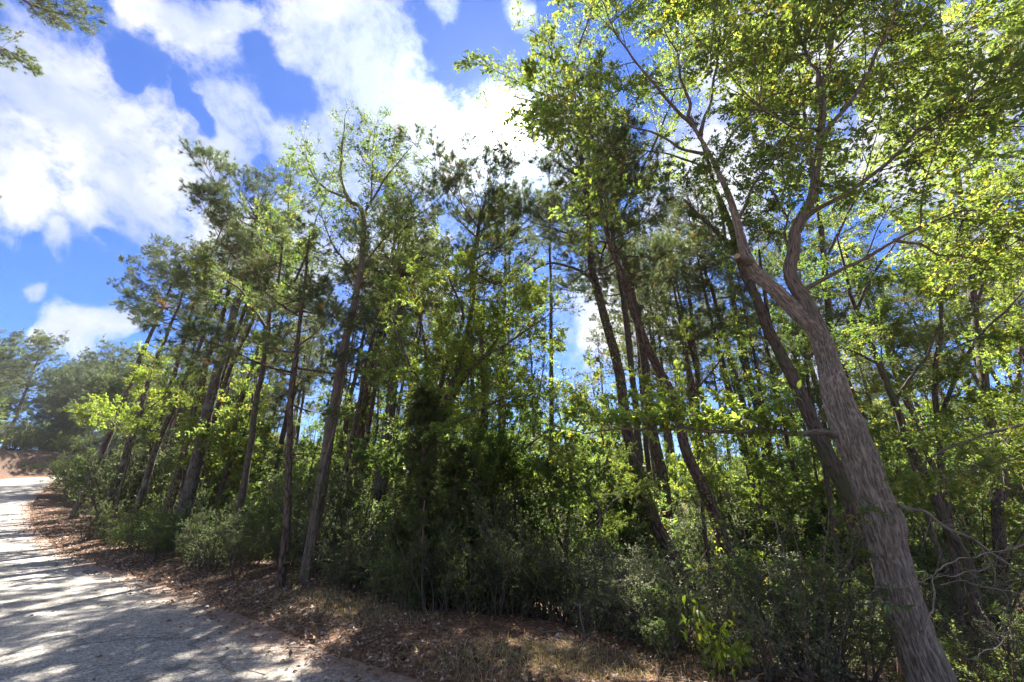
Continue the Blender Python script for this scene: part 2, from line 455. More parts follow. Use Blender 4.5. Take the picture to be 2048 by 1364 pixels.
BARK_PINE = bark_mat('pine_bark', (.028, .019, .014), (.135, .098, .072), 26, .28, None, .03, True)
BARK_PINE_GREY = bark_mat('pine_bark_grey', (.030, .024, .019), (.125, .102, .082), 26, .28, (.16, .17, .14), .03, True)
BARK_ELM = bark_mat('hardwood_bark', (.042, .032, .024), (.19, .153, .118), 60, .09, (.11, .11, .07), .010)
def big_bark():
    m, nt, out = mat_new('furrowed_bark'); N, L = nt.nodes, nt.links
    at = N.new('ShaderNodeAttribute'); at.attribute_name = 'bk'; av = N.new('ShaderNodeAttribute'); av.attribute_name = 'v'
    mp = N.new('ShaderNodeMapping'); L.new(at.outputs['Vector'], mp.inputs[0]); mp.inputs['Scale'].default_value = (1, 1, .16)
    def no(v, s, d, r=.65):
        n = N.new('ShaderNodeTexNoise'); L.new(v, n.inputs['Vector']); n.inputs['Scale'].default_value = s; n.inputs['Detail'].default_value = d; n.inputs['Roughness'].default_value = r; return n.outputs['Fac']
    n1 = no(mp.outputs[0], 90, 5); a = N.new('ShaderNodeMath'); a.operation = 'MULTIPLY_ADD'; L.new(av.outputs['Fac'], a.inputs[0]); a.inputs[1].default_value = .20
    h5 = N.new('ShaderNodeMath'); h5.operation = 'MULTIPLY_ADD'; L.new(n1, h5.inputs[0]); h5.inputs[1].default_value = .75; h5.inputs[2].default_value = .08; L.new(h5.outputs[0], a.inputs[2])
    c = ramp(nt, a.outputs[0], [(.16, (.045, .036, .028)), (.36, (.155, .128, .102)), (.6, (.285, .245, .205)), (.88, (.43, .385, .33))])
    big = ramp(nt, no(at.outputs['Vector'], 2.4, 5), [(.35, (1.08, 1.02, .97)), (.65, (.80, .78, .70))])
    mu = N.new('ShaderNodeMix'); mu.data_type = 'RGBA'; mu.blend_type = 'MULTIPLY'; mu.inputs['Factor'].default_value = 1; L.new(c, mu.inputs[6]); L.new(big, mu.inputs[7])
    p = N.new('ShaderNodeBsdfPrincipled'); L.new(mu.outputs[2], p.inputs['Base Color']); p.inputs['Roughness'].default_value = .9; p.inputs['Specular IOR Level'].default_value = .2
    b = N.new('ShaderNodeBump'); b.inputs['Distance'].default_value = .006; b.inputs['Strength'].default_value = .8; L.new(n1, b.inputs['Height']); L.new(b.outputs[0], p.inputs['Normal']); L.new(p.outputs[0], out.inputs[0]); return m
BARK_BIG = big_bark()
BARK_DARK = bark_mat('dark_bark', (.03, .024, .018), (.13, .10, .08), 40, .15, (.07, .09, .04), .015)
BARK_CEDAR = bark_mat('cedar_bark', (.05, .032, .022), (.24, .16, .11), 55, .05, None, .012)
TWIG = bark_mat('twig_bark', (.05, .037, .028), (.15, .118, .09), 60, .2, None, .002)
DEADWOOD = bark_mat('dead_wood', (.08, .06, .045), (.25, .21, .17), 60, .08, None, .003)
CUTWOOD = bark_mat('cut_wood', (.25, .16, .10), (.42, .29, .19), 40, .5, None, .002)

NEEDLE = leaf_mat('pine_needles', [(0, (.055, .080, .038)), (.6, (.080, .110, .046)), (.93, (.115, .135, .05)), (1, (.22, .11, .04))], .38, (2.0, 1.95, 1.0), .5, .5)
NEEDLE_SOFT = leaf_mat('pine_needles_blue', [(0, (.065, .092, .052)), (.7, (.092, .122, .058)), (1, (.125, .145, .06))], .38, (1.9, 1.95, 1.1), .5, .5)
CEDAR = leaf_mat('cedar_foliage', [(0, (.055, .080, .030)), (.7, (.088, .115, .040)), (1, (.12, .135, .04))], .36, (1.8, 1.9, .8), .6, .3)
LEAF_ELM = leaf_mat('elm_leaf', [(0, (.075, .108, .036)), (.6, (.105, .142, .045)), (.88, (.15, .172, .05)), (1, (.26, .22, .05))], .58, (2.9, 2.9, 1.3), .5, .4)
LEAF_YELLOW = leaf_mat('yellow_green_leaf', [(0, (.095, .135, .040)), (.6, (.135, .180, .048)), (.93, (.20, .225, .055)), (1, (.31, .26, .05))], .58, (2.6, 2.6, 1.2), .5, .4)
LEAF_MID = leaf_mat('green_leaf', [(0, (.058, .092, .036)), (.6, (.085, .122, .044)), (.94, (.13, .152, .05)), (1, (.24, .17, .05))], .52, (2.7, 2.8, 1.3), .5, .4)
LEAF_DARK = leaf_mat('dark_shrub_leaf', [(0, (.070, .098, .050)), (.6, (.100, .132, .062)), (1, (.15, .165, .07))], .46, (1.9, 2.0, 1.1), .55, .3)
LEAF_GLOSS = leaf_mat('glossy_shrub_leaf', [(0, (.095, .122, .066)), (.6, (.130, .158, .084)), (1, (.18, .19, .10))], .42, (1.8, 1.8, 1.1), .42, .5)
LEAF_LIME = leaf_mat('lime_leaf', [(0, (.11, .17, .03)), (.7, (.16, .22, .035)), (1, (.26, .26, .05))], .55, (2.6, 2.6, .9), .4, .5)
GRASS_M = leaf_mat('grass_blades', [(0, (.10, .11, .035)), (.25, (.20, .165, .08)), (1, (.42, .33, .19))], .35, (1.5, 1.5, .9), .6, .3)
STRAW_M = leaf_mat('pine_straw', [(0, (.16, .07, .035)), (.6, (.27, .135, .07)), (1, (.40, .26, .15))], .1, (1.2, 1.1, .9), .7, .3)
LITTER_M = leaf_mat('dry_leaf_litter', [(0, (.12, .07, .045)), (.5, (.25, .165, .115)), (.85, (.40, .32, .245)), (1, (.60, .54, .47))], .15, (1.2, 1.1, .9), .6, .4)

GRAVEL_M = leaf_mat('gravel_chips', [(0, (.08, .07, .065)), (.6, (.22, .205, .19)), (1, (.42, .40, .37))], 0.0, (1, 1, 1), .8, .3)
def ground_mat():
    m, nt, out = mat_new('forest_floor'); N, L = nt.nodes, nt.links
    g = N.new('ShaderNodeNewGeometry')
    at = N.new('ShaderNodeAttribute'); at.attribute_name = 'v'          # 1 on the bare clay bank
    def no(s, d, r=.6):
        n = N.new('ShaderNodeTexNoise'); L.new(g.outputs['Position'], n.inputs['Vector']); n.inputs['Scale'].default_value = s
        n.inputs['Detail'].default_value = d; n.inputs['Roughness'].default_value = r; return n.outputs['Fac']
    a = ramp(nt, no(14, 6, .7), [(.32, (.05, .03, .02)), (.48, (.12, .07, .045)), (.6, (.20, .12, .075)), (.75, (.30, .21, .14))])
    b = ramp(nt, no(5, 6, .7), [(.3, (.05, .032, .024)), (.55, (.115, .075, .055)), (.75, (.20, .145, .11))])
    mx = N.new('ShaderNodeMix'); mx.data_type = 'RGBA'; L.new(at.outputs['Fac'], mx.inputs['Factor']); L.new(a, mx.inputs[6]); L.new(b, mx.inputs[7])
    p = N.new('ShaderNodeBsdfPrincipled'); L.new(mx.outputs[2], p.inputs['Base Color']); p.inputs['Roughness'].default_value = .95; p.inputs['Specular IOR Level'].default_value = .15
    bu = N.new('ShaderNodeBump'); bu.inputs['Distance'].default_value = .03; L.new(no(30, 5, .7), bu.inputs['Height']); L.new(bu.outputs[0], p.inputs['Normal'])
    L.new(p.outputs[0], out.inputs[0]); return m

def road_mat():
    m, nt, out = mat_new('chip_seal'); N, L = nt.nodes, nt.links
    g = N.new('ShaderNodeNewGeometry')
    at = N.new('ShaderNodeAttribute'); at.attribute_name = 'v'          # 1 at the verge, 0 on the clean crown of the road
    vo = N.new('ShaderNodeTexVoronoi'); L.new(g.outputs['Position'], vo.inputs['Vector']); vo.inputs['Scale'].default_value = 62
    vo2 = N.new('ShaderNodeTexVoronoi'); L.new(g.outputs['Position'], vo2.inputs['Vector']); vo2.inputs['Scale'].default_value = 24
    def no(s, d, r=.6):
        n = N.new('ShaderNodeTexNoise'); L.new(g.outputs['Position'], n.inputs['Vector']); n.inputs['Scale'].default_value = s
        n.inputs['Detail'].default_value = d; n.inputs['Roughness'].default_value = r; return n.outputs['Fac']
    sp = N.new('ShaderNodeSeparateColor'); L.new(vo.outputs['Color'], sp.inputs[0])
    sp2 = N.new('ShaderNodeSeparateColor'); L.new(vo2.outputs['Color'], sp2.inputs[0])
    ad = N.new('ShaderNodeMath'); ad.operation = 'MULTIPLY_ADD'; L.new(sp2.outputs[0], ad.inputs[0]); ad.inputs[1].default_value = .35; L.new(sp.outputs[0], ad.inputs[2])
    st = ramp(nt, ad.outputs[0], [(.0, (.115, .105, .092)), (.35, (.215, .20, .178)), (.85, (.315, .294, .262)), (1.0, (.46, .435, .395))])
    pat = ramp(nt, no(.7, 6, .65), [(.28, (.70, .69, .68)), (.45, (.92, .91, .90)), (.72, (1.14, 1.12, 1.09))])
    mu = N.new('ShaderNodeMix'); mu.data_type = 'RGBA'; mu.blend_type = 'MULTIPLY'; mu.inputs['Factor'].default_value = 1; L.new(st, mu.inputs[6]); L.new(pat, mu.inputs[7])
    # straw and dirt worked into the verge
    e = N.new('ShaderNodeMath'); e.operation = 'MULTIPLY_ADD'; L.new(no(3.5, 7, .75), e.inputs[0]); e.inputs[1].default_value = 1.6; L.new(at.outputs['Fac'], e.inputs[2])
    er = ramp(nt, e.outputs[0], [(.0, (0, 0, 0)), (.999, (0, 0, 0)), (1, (0, 0, 0))])
    mr = N.new('ShaderNodeMapRange'); L.new(e.outputs[0], mr.inputs['Value']); mr.inputs['From Min'].default_value = 1.15; mr.inputs['From Max'].default_value = 1.7
    dirt = ramp(nt, no(22, 5, .7), [(.3, (.14, .088, .06)), (.55, (.27, .18, .13)), (.75, (.37, .30, .24))])
    mx = N.new('ShaderNodeMix'); mx.data_type = 'RGBA'; L.new(mr.outputs[0], mx.inputs['Factor']); L.new(mu.outputs[2], mx.inputs[6]); L.new(dirt, mx.inputs[7])
    # hairline cracks
    wv = N.new('ShaderNodeTexVoronoi'); wv.feature = 'DISTANCE_TO_EDGE'; wv.inputs['Scale'].default_value = .42
    wa = N.new('ShaderNodeVectorMath'); wa.operation = 'ADD'; L.new(g.outputs['Position'], wa.inputs[0])
    nn = N.new('ShaderNodeTexNoise'); nn.inputs['Scale'].default_value = 1.5; nn.inputs['Detail'].default_value = 6; L.new(g.outputs['Position'], nn.inputs['Vector']); L.new(nn.outputs['Color'], wa.inputs[1])
    L.new(wa.outputs[0], wv.inputs['Vector'])
    ck = ramp(nt, wv.outputs['Distance'], [(.0, (.38, .37, .36)), (.018, (1, 1, 1))])
    mc = N.new('ShaderNodeMix'); mc.data_type = 'RGBA'; mc.blend_type = 'MULTIPLY'; mc.inputs['Factor'].default_value = .85; L.new(mx.outputs[2], mc.inputs[6]); L.new(ck, mc.inputs[7])
    p = N.new('ShaderNodeBsdfPrincipled'); L.new(mc.outputs[2], p.inputs['Base Color']); p.inputs['Roughness'].default_value = .85; p.inputs['Specular IOR Level'].default_value = .3
    bu = N.new('ShaderNodeBump'); bu.inputs['Distance'].default_value = .008; bu.inputs['Strength'].default_value = .7; L.new(ad.outputs[0], bu.inputs['Height']); L.new(bu.outputs[0], p.inputs['Normal'])
    L.new(p.outputs[0], out.inputs[0]); return m

GROUND_M = ground_mat(); ROAD_M = road_mat()

# ------------------------------------------------------------------ terrain and road
ER = np.array([(60, -22, -.4), (20, -6, -.1), (8, -1, 0), (3, 2.2, 0), (.9, 3.6, 0), (-.73, 4.7, 0), (-2, 5.5, 0), (-3.85, 7, 0), (-6.27, 8.8, 0), (-10.1, 11.5, .02), (-15.9, 15.6, .1),
               (-23.9, 21.9, .5), (-31, 27.9, 1.2), (-41.5, 37.7, 2.2), (-52, 48, 3.3), (-61, 57.6, 4.3), (-63.5, 63, 4.8), (-60, 68, 5.1), (-50, 74, 5.3), (-30, 82, 5.3)], float)
EL = np.array([(55, -32, -.4), (15, -15, -.1), (0, -6, 0), (-8, 1, 0), (-14, 6, .02), (-20, 11, .1), (-30, 19.5, .5), (-43, 30, 1.3), (-55, 42, 2.5), (-66, 54, 3.9), (-72, 63, 5.0),
               (-71, 70, 5.5), (-64, 77, 5.7), (-52, 83, 5.7), (-30, 91, 5.7)], float)
def resample(E, n):
    P = smooth_path(E, 6); ln = np.concatenate([[0], np.cumsum(np.linalg.norm(np.diff(P, axis=0), axis=1))])
    s = np.linspace(0, ln[-1], n); return np.array([np.interp(s, ln, P[:, k]) for k in range(3)]).T
PR, PL = resample(ER, 160), resample(EL, 160)
def sdist(x, y, P):
    """signed distance to a polyline (positive right hand side of travel is forest) and its height"""
    x = np.asarray(x, float).ravel(); y = np.asarray(y, float).ravel()
    A = P[:-1]; B = P[1:]; d = B - A; L2 = d[:, 0] ** 2 + d[:, 1] ** 2
    best = np.full(len(x), 1e18); sg = np.zeros(len(x)); z = np.zeros(len(x))
    for k in range(len(A)):
        t = np.clip(((x - A[k, 0]) * d[k, 0] + (y - A[k, 1]) * d[k, 1]) / L2[k], 0, 1)
        qx = A[k, 0] + t * d[k, 0]; qy = A[k, 1] + t * d[k, 1]
        r = (x - qx) ** 2 + (y - qy) ** 2; m = r < best
        cr = d[k, 0] * (y - A[k, 1]) - d[k, 1] * (x - A[k, 0])
        best[m] = r[m]; sg[m] = -np.sign(cr)[m]; z[m] = (A[k, 2] + t * d[k, 2])[m]
    return np.sqrt(best) * sg, z
def ss(x, a, b):
    t = np.clip((x - a) / (b - a), 0, 1); return t * t * (3 - 2 * t)
def terrain(x, y):
    x = np.asarray(x, float); y = np.asarray(y, float); shp = x.shape
    t, zr = sdist(x, y, PR); u, zl = sdist(x, y, PL); u = -u; x = x.ravel(); y = y.ravel()
    p3 = np.stack([x, y, x * 0], 1)
    n = vnoise(p3 * .35) * .12 + vnoise(p3 * 1.3 + 7) * .05 + vnoise(p3 * 4 + 3) * .02
    forest = zr * np.exp(-np.maximum(t, 0) / 9) + .10 * ss(t, 0, .7) - .45 * ss(t, 1.5, 6) * ss(x, -14, -4) + n * ss(t, .1, 1.5)
    forest += -1.0 * ss(t, 1.6, 5.5) * ss(x, -1.5, 3.5) * (1 - .6 * ss(y, 12, 18))
    bank = (zl + 3.4 * ss(u, 1.0, 4.2) * ss(y, 22, 40) + .10 * np.maximum(u - 2, 0) * ss(y, 10, 40) * np.exp(-np.maximum(u, 0) / 40) + n * ss(u, .3, 2) * 2.0) * (1 - .98 * ss(x, -52, -25) * ss(u, 0, 6) * ss(y, 40, 70))
    road = zr + (zl - zr) * np.clip(-t / np.maximum(-t - u, .1), 0, 1) - .07
    h = np.where(t > 0, forest, np.where(u > 0, bank, road))
    k = ss(t, -.45, 0.0); h = np.where((t <= 0) & (u < 0), np.maximum(road, road + .07 * k), h)
    k2 = ss(u, -.45, 0.0); h = np.where((t <= 0) & (u < 0), np.maximum(h, road + .07 * k2), h)
    clay = ss(u, .8, 1.6) * (1 - ss(u, 4.5, 6.5)) * (t <= 0)
    return h.reshape(shp), t.reshape(shp), u.reshape(shp), clay.reshape(shp)
def hz(x, y): return float(terrain(np.array([x]), np.array([y]))[0][0])
def surf(x, y):
    h, t, u, _ = terrain(x, y); return np.where((t < 0) & (u < 0), h + .075, h), t, u

def build_ground():
    def axis(segs):
        out = []
        for a, b, s in segs: out.append(np.arange(a, b, s))
        return np.concatenate(out + [[segs[-1][1]]])
    X = axis([(-400, -200, 50), (-200, -90, 10), (-90, -30, 1.0), (-30, -12, .4), (-12, 10, .16), (10, 24, .6), (24, 80, 4), (80, 200, 15), (200, 400, 50)])
    Y = axis([(-300, -60, 30), (-60, -8, 4), (-8, 2, .6), (2, 16, .16), (16, 34, .5), (34, 90, 1.0), (90, 200, 8), (200, 500, 50)])
    gx, gy = np.meshgrid(X, Y); h, t, u, clay = terrain(gx, gy)
    nx, ny = len(X), len(Y); mb = MB()
    i = np.arange(ny - 1)[:, None] * nx; j = np.arange(nx - 1)[None]
    F = np.stack([i + j, i + j + 1, i + nx + j + 1, i + nx + j], -1).reshape(-1, 4)
    mb.add(np.stack([gx, gy, h], -1).reshape(-1, 3), F, clay.reshape(-1))
    link('ground', mb.mesh('ground', GROUND_M, 'v'), None, 'structure')
build_ground()

def build_road():
    n, c = 700, 30
    P = np.array([np.interp(np.linspace(0, 1, n), np.linspace(0, 1, 160), PR[:, k]) for k in range(3)]).T
    # nearest point of the left edge by matching normals
    mb = MB(); rows = []; att = []
    Q = np.zeros_like(P)
    for i in range(n):
        d = np.hypot(PL[:, 0] - P[i, 0], PL[:, 1] - P[i, 1]); Q[i] = PL[np.argmin(d)]
    ker = np.ones(31) / 31
    for k in range(3): Q[:, k] = np.convolve(np.pad(Q[:, k], 15, mode='edge'), ker, 'valid')
    w = np.concatenate([[0, .006, .012, .02, .03, .045, .06, .08, .1, .13, .16, .2, .25], np.linspace(.3, 1, c - 13)])
    for j, s in enumerate(w):
        V = P * (1 - s) + Q * s
        if j == 0:
            tn = nrm(Q - P); V = V + tn * (.10 * vnoise(P * 1.7)[:, None] + .05 * vnoise(P * 6)[:, None])
        wd = np.linalg.norm(Q - P, axis=1)
        V = V.copy(); V[:, 2] += .004 + .03 * math.sin(PI * s)
        if j == 0: V[:, 2] -= .02
        rows.append(V); dd = s * wd; d2 = (1 - s) * wd
        att.append(np.exp(-dd / .75) + .8 * np.exp(-d2 / .8))
    V = np.stack(rows, 1); A = np.stack(att, 1)
    i = np.arange(n - 1)[:, None] * c; j = np.arange(c - 1)[None]
    F = np.stack([i + j, i + j + 1, i + c + j + 1, i + c + j], -1).reshape(-1, 4)[:, ::-1]
    mb.add(V.reshape(-1, 3), F, A.reshape(-1)); link('road', mb.mesh('road', ROAD_M, 'v'), None, 'structure')
build_road()

# ------------------------------------------------------------------ boughs and sprays, built once and shared
def bough_data(kind, seed):
    """a bough along +X, broad side up, about 2 m (pine) or 1.2 m (leafy) long"""
    global rng
    keep = rng; rng = np.random.default_rng(seed); tr, cr = MB(), MB()
    X = np.array([[1.0, 0, 0]])
    if kind.startswith('pine'):
        C = spawn(np.zeros((1, 3)), X + [0, 0, -.05], np.array([2.0]), 9, .35, .35, .10)
        B, BL = children(C, np.array([2.0]), 15, (.22, 1.0), (.5, 1.0), (.22, .5), .55, 5, .35, .14, .2)
        B2, B2L = children(B, BL, 3, (.3, 1.0), (.4, .9), (.3, .6), .3, 4, .4, .14, .13)
        polyprisms(tr, C, .017, .006)
        if kind == 'pine': polyprisms(tr, B, .008, .004); polyprisms(tr, B2, .005, .003)
        else: polyprisms(tr, B[:, ::2], .008, .004)
        E = np.concatenate([C[:, -1], B[:, -1], B2[:, -1], B[:, -2]]); D = np.concatenate([C[:, -1] - C[:, -2], B[:, -1] - B[:, -2], B2[:, -1] - B2[:, -2], B[:, -2] - B[:, -3]])
        D = nrm(D) + np.array([0, 0, .3]); vv = rng.uniform(0, .9, len(E)); vv[rng.uniform(0, 1, len(E)) < .02] = 1.15
        if kind == 'pine': tufts(cr, E, D, 62, .155, .0062, .95, vv)
        elif kind == 'pine_lite': tufts(cr, E, D, 20, .17, .021, .95, vv)
        else:
            k = rng.uniform(0, 1, len(E)) < .8; tufts(cr, E[k], D[k], 70, .15, .0062, .95, vv[k])
        return_ = (tr, cr)
    else:
        P = dict(elm=(14, 5, 3, 7, .066, .52, .70, 1, .08, 0), dense=(13, 4, 0, 6, .066, .56, .75, 1, .08, 0), broad=(11, 3, 0, 8, .092, .62, .8, 2, .12, 0), airy=(10, 3, 0, 5, .06, .78, .15, 1, .5, .25), yellow=(13, 4, 3, 8, .068, .56, .75, 1, .05, 0), leaf_lite=(10, 3, 0, 6, .105, .56, .7, 1, .08, 0))[kind]
        n1, n2, n3, lp, ls, lw, flat, det, droop, up = P
        C = spawn(np.zeros((1, 3)), X, np.array([1.2]), 8, .3, up, .10)
        B, BL = children(C, np.array([1.2]), n1, (.12, 1.0), (.5, 1.0), (.25, .55), flat, 5, up, .12, .15)
        B2, B2L = children(B, BL, n2, (.15, 1.0), (.45, 1.0), (.35, .65), flat, 4, up, .12, .08)
        polyprisms(tr, C, .009, .003); polyprisms(tr, B[:, ::2] if kind == 'leaf_lite' else B, .004, .002)
        if kind != 'leaf_lite': polyprisms(tr, B2, .0022, .0015)
        leaf_on(cr, B2, lp, ls, lw, .55, detail=det, vr=(0, .9), droop=droop); leaf_on(cr, B, lp, ls, lw, .55, detail=det, vr=(0, .9), droop=droop); leaf_on(cr, C[:, 4:], lp, ls, lw, .55, detail=det, vr=(0, .9), droop=droop)
        return_ = (tr, cr)
    rng = keep; return return_
LIB = {}
def lib(kind, n=7):
    if kind not in LIB:
        LIB[kind] = []
        for k in range(n):
            tr, cr = bough_data(kind, 100 * len(LIB) + k + 5)
            LIB[kind].append((tr, cr, combo(kind + '_bough' if 'pine' in kind else 'spray', tr, cr, TWIG, NEEDLE if 'pine' in kind else LEAF_MID)))
    return LIB[kind]

def frames(D, roll=.35):
    D = nrm(D); up = np.array([0, 0, 1.0]) + rng.normal(0, roll, D.shape); Y = nrm(np.cross(up, D)); Z = np.cross(D, Y)
    return np.stack([D, Y, Z], -1)            # columns x, y, z

def put_boughs(t, base, kind, P, D, S, mat, name, roll=.35):
    """boughs as parts of thing t, sharing the library meshes"""
    from mathutils import Matrix
    L_ = lib(kind); Fr = frames(D, roll)
    for k in range(len(P)):
        o = bpy.data.objects.new(name, L_[rng.integers(0, len(L_))][2]); col.objects.link(o); o.parent = t
        m = np.eye(4); s = S[k]; fl = 1 if rng.uniform() < .5 else -1
        m[:3, :3] = Fr[k] * np.array([s, s * fl, s]) if False else Fr[k] * s; m[:3, 3] = P[k] - base
        o.matrix_basis = Matrix(m.tolist())
        o.material_slots[1].link = 'OBJECT'; o.material_slots[1].material = mat

def merge_boughs(tr, cr, kind, P, D, S, roll=.35):
    """the same boughs written into one mesh, for trees that are copied many times"""
    L_ = lib(kind); Fr = frames(D, roll)
    for k in range(len(P)):
        a, b, _ = L_[rng.integers(0, len(L_))]
        for src, dst in ((a, tr), (b, cr)):
            v = np.concatenate(src.v) @ (Fr[k] * S[k]).T + P[k]; at = np.concatenate(src.a); n0 = dst.n
            dst.v.append(v.astype(np.float32)); dst.a.append(at); dst.n += len(v)
            for q in (3, 4):
                for F in src.f[q]: dst.f[q].append(F + n0)

VEIL_DENSITY = 0.00025  # thin air volume added to lift dark tones, imitating veiling lens glare
def build_added_haze():
    if VEIL_DENSITY <= 0: return
    m, nt, out = mat_new('added_haze_air'); v = nt.nodes.new('ShaderNodeVolumePrincipled'); v.inputs['Density'].default_value = VEIL_DENSITY; v.inputs['Color'].default_value = (.95, .97, 1, 1); v.inputs['Anisotropy'].default_value = .45
    nt.links.new(v.outputs[0], out.inputs['Volume'])
    mb = MB(); x0, x1, y0, y1, z0, z1 = -420, 420, -320, 520, -4, 46
    V = [(x, y, z) for z in (z0, z1) for y in (y0, y1) for x in (x0, x1)]
    mb.add(V, [[0, 2, 3, 1], [4, 5, 7, 6], [0, 1, 5, 4], [2, 6, 7, 3], [0, 4, 6, 2], [1, 3, 7, 5]]); o = link('added_haze', mb.mesh('added_haze', m, None, False), None, 'stuff')
    o['label'] = 'faint air volume added to lift the dark wood, standing in for lens glare'; o['category'] = 'added_haze'
build_added_haze()

# ------------------------------------------------------------------ tree builders
def px_path(pts, D):
    """(px, py) or (px, py, depth) picture points to a world path, foot set into the ground"""
    P = np.array([W(p[0], p[1], p[2] if len(p) > 2 else D) for p in pts])
    return P
def grounded(P, sink=.25):
    g = hz(P[0, 0], P[0, 1])
    if P[0, 2] > g - sink + .05:
        d = P[0] - P[1]; dx = d / max(abs(d[2]), .05)
        f = P[0] + dx * (P[0, 2] - g + sink) * (1 if dx[2] < 0 else 0)
        if abs(f[0] - P[0, 0]) > 1.2 or dx[2] >= 0: f = np.array([P[0, 0], P[0, 1], 0])
        f[2] = hz(f[0], f[1]) - sink
        P = np.vstack([f, P])
    return P

def pine_parts(P, r0, cs=.45, limb=2.2, nlimb=34, rtop=.03, up=.5, bias=None, sides=12, dead=5, el0=-8, **_):
    """trunk mesh of a pine round the path P and where its boughs sit"""
    tr = MB()
    S = smooth_path(P, 6); ln = np.concatenate([[0], np.cumsum(np.linalg.norm(np.diff(S, axis=0), axis=1))]); f = ln / ln[-1]
    R = r0 * (1 - f) ** .7 + rtop * .5 + r0 * .35 * np.exp(-ln / .3)
    S = S + np.stack([vnoise(S * .9 + 3), vnoise(S * .9 + 11), 0 * f], 1) * .06 * np.minimum(1, f * 4)[:, None]
    tube(tr, S, R, sides, .02)
    s = np.sort(np.concatenate([rng.uniform(cs, .995, nlimb), rng.uniform(.9, 1, 3)])); nlimb = len(s); rel = (s - cs) / (1 - cs)
    q, T, Lt = along(S, s); az = np.arange(nlimb) * 2.4 + rng.uniform(-.6, .6, nlimb)
    el = np.radians(el0 + 62 * rel ** 1.2 * up * 1.6 + rng.normal(0, 10, nlimb))
    LL = limb * ((.5 + .9 * np.sqrt(np.clip(rel, 0, 1))) * (1 - rel ** 2.4) + .3) * rng.uniform(.6, 1.2, nlimb) * .82
    d = np.stack([np.cos(az) * np.cos(el), np.sin(az) * np.cos(el), np.sin(el)], 1)
    if bias is not None: d = nrm(d + np.asarray(bias) * .5)
    rb = np.interp(s, f, R); C = spawn(q, d, LL * .45, 5, .25, .2, .08); 
    for k in range(nlimb):
        r_ = min(rb[k] * .6, .012 + LL[k] * .013); tube(tr, C[k], np.linspace(r_, r_ * .55, 5), 6, 0, False)
    if dead:
        sdq, sT, _ = along(S, rng.uniform(cs * .5, cs, dead)); az2 = rng.uniform(0, 6.28, dead)
        dd = np.stack([np.cos(az2), np.sin(az2), rng.uniform(-.2, .3, dead)], 1)
        CC = spawn(sdq, dd, rng.uniform(.3, limb * .5, dead), 5, .5, 0, .2); polyprisms(tr, CC, .012, .004)
    # boughs: the end of each limb and one or two forks from it
    BP = [C[:, -1] - .1 * nrm(C[:, -1] - C[:, -2])]; BD = [nrm(C[:, -1] - C[:, -2]) + [0, 0, .05]]; BS = [LL * .42]
    d3 = side_dirs(BD[0], rng.uniform(.5, .9, nlimb), .7); m = LL > limb * .6
    BP.append(C[m, -2]); BD.append(d3[m] + [0, 0, .1]); BS.append(LL[m] * .30)
    m = LL > limb * .45; d4 = side_dirs(BD[0], rng.uniform(.5, .9, nlimb), .6)
    m &= rng.uniform(0, 1, nlimb) < .5; BP.append(C[m, -3]); BD.append(d4[m] + [0, 0, .15]); BS.append(LL[m] * .24)
    return tr, (np.concatenate(BP), np.concatenate(BD), np.concatenate(BS))

def fin_tree(name, label, cat, tr, cr, base, bark, leaf, group=None, crown='crown'):
    t = thing(name, label, cat, tuple(base), group)
    off = -np.asarray(base, dtype=np.float32)
    for m in (tr, cr):
        m.v = [v + off for v in m.v]
    link('trunk', tr.mesh('trunk', bark, 'bk'), t)
    if cr.n: link(crown, cr.mesh(crown, leaf, 'v'), t)
    return t

def fin_boughs(name, label, cat, tr, B, base, bark, leaf, group, kind, bname, roll=.35):
    t = thing(name, label, cat, tuple(base), group); off = np.asarray(base, dtype=np.float32)
    tr.v = [v - off for v in tr.v]; link('trunk', tr.mesh('trunk', bark, 'bk'), t)
    P, D, S = B
    if len(P) > 290: k = rng.permutation(len(P))[:290]; P, D, S = P[k], D[k], S[k]
    put_boughs(t, off, kind, P, D, S, leaf, bname, roll); return t

def pine(pts, D, r0, label, name='pine_tree', group='tall pines along the edge of the wood', bark=None, needle=None, kind='pine', **kw):
    P = grounded(px_path(pts, D)); tr, B = pine_parts(P, r0, **kw)
    return fin_boughs(name, label, 'pine tree', tr, B, P[0], bark or BARK_PINE, needle or NEEDLE, group, kind, 'bough')

def hard_parts(stems, r0s, b_per_m=2.2, blen=1.4, flat=.6, up=.2, s0=.3, sides=10, rend=.008, ang=(.6, 1.15), fork=1, **_):
    tr = MB(); BP, BD, BS = [], [], []
    for k, (P, r0) in enumerate(zip(stems, r0s)):
        S = smooth_path(P, 5); ln = np.concatenate([[0], np.cumsum(np.linalg.norm(np.diff(S, axis=0), axis=1))]); f = ln / ln[-1]
        S = S + np.stack([vnoise(S * 1.6 + 3), vnoise(S * 1.6 + 11), 0 * f], 1) * .04 * np.minimum(1, f * 4)[:, None]
        R = rend + (r0 - rend) * (1 - f) ** .8
        if k == 0: R = R + r0 * .4 * np.exp(-ln / .3)
        tube(tr, S, R, sides if r0 > .03 else 6, .02)
        st = s0 if k == 0 else .12; nb = max(3, int(ln[-1] * (1 - st) * b_per_m))
        s = rng.uniform(st, .99, nb); q, T, _ = along(S, s); L_ = blen * rng.uniform(.45, 1.1, nb) * (1.15 - .5 * s)
        BP.append(q); BD.append(side_dirs(T, rng.uniform(ang[0], ang[1], nb), flat) + [0, 0, up * .5]); BS.append(L_ / 1.2)
        q, T, _ = along(S, [.99]); BP.append(q); BD.append(T); BS.append(np.array([blen * .6 / 1.2]))
    return tr, (np.concatenate(BP), np.concatenate(BD), np.concatenate(BS))

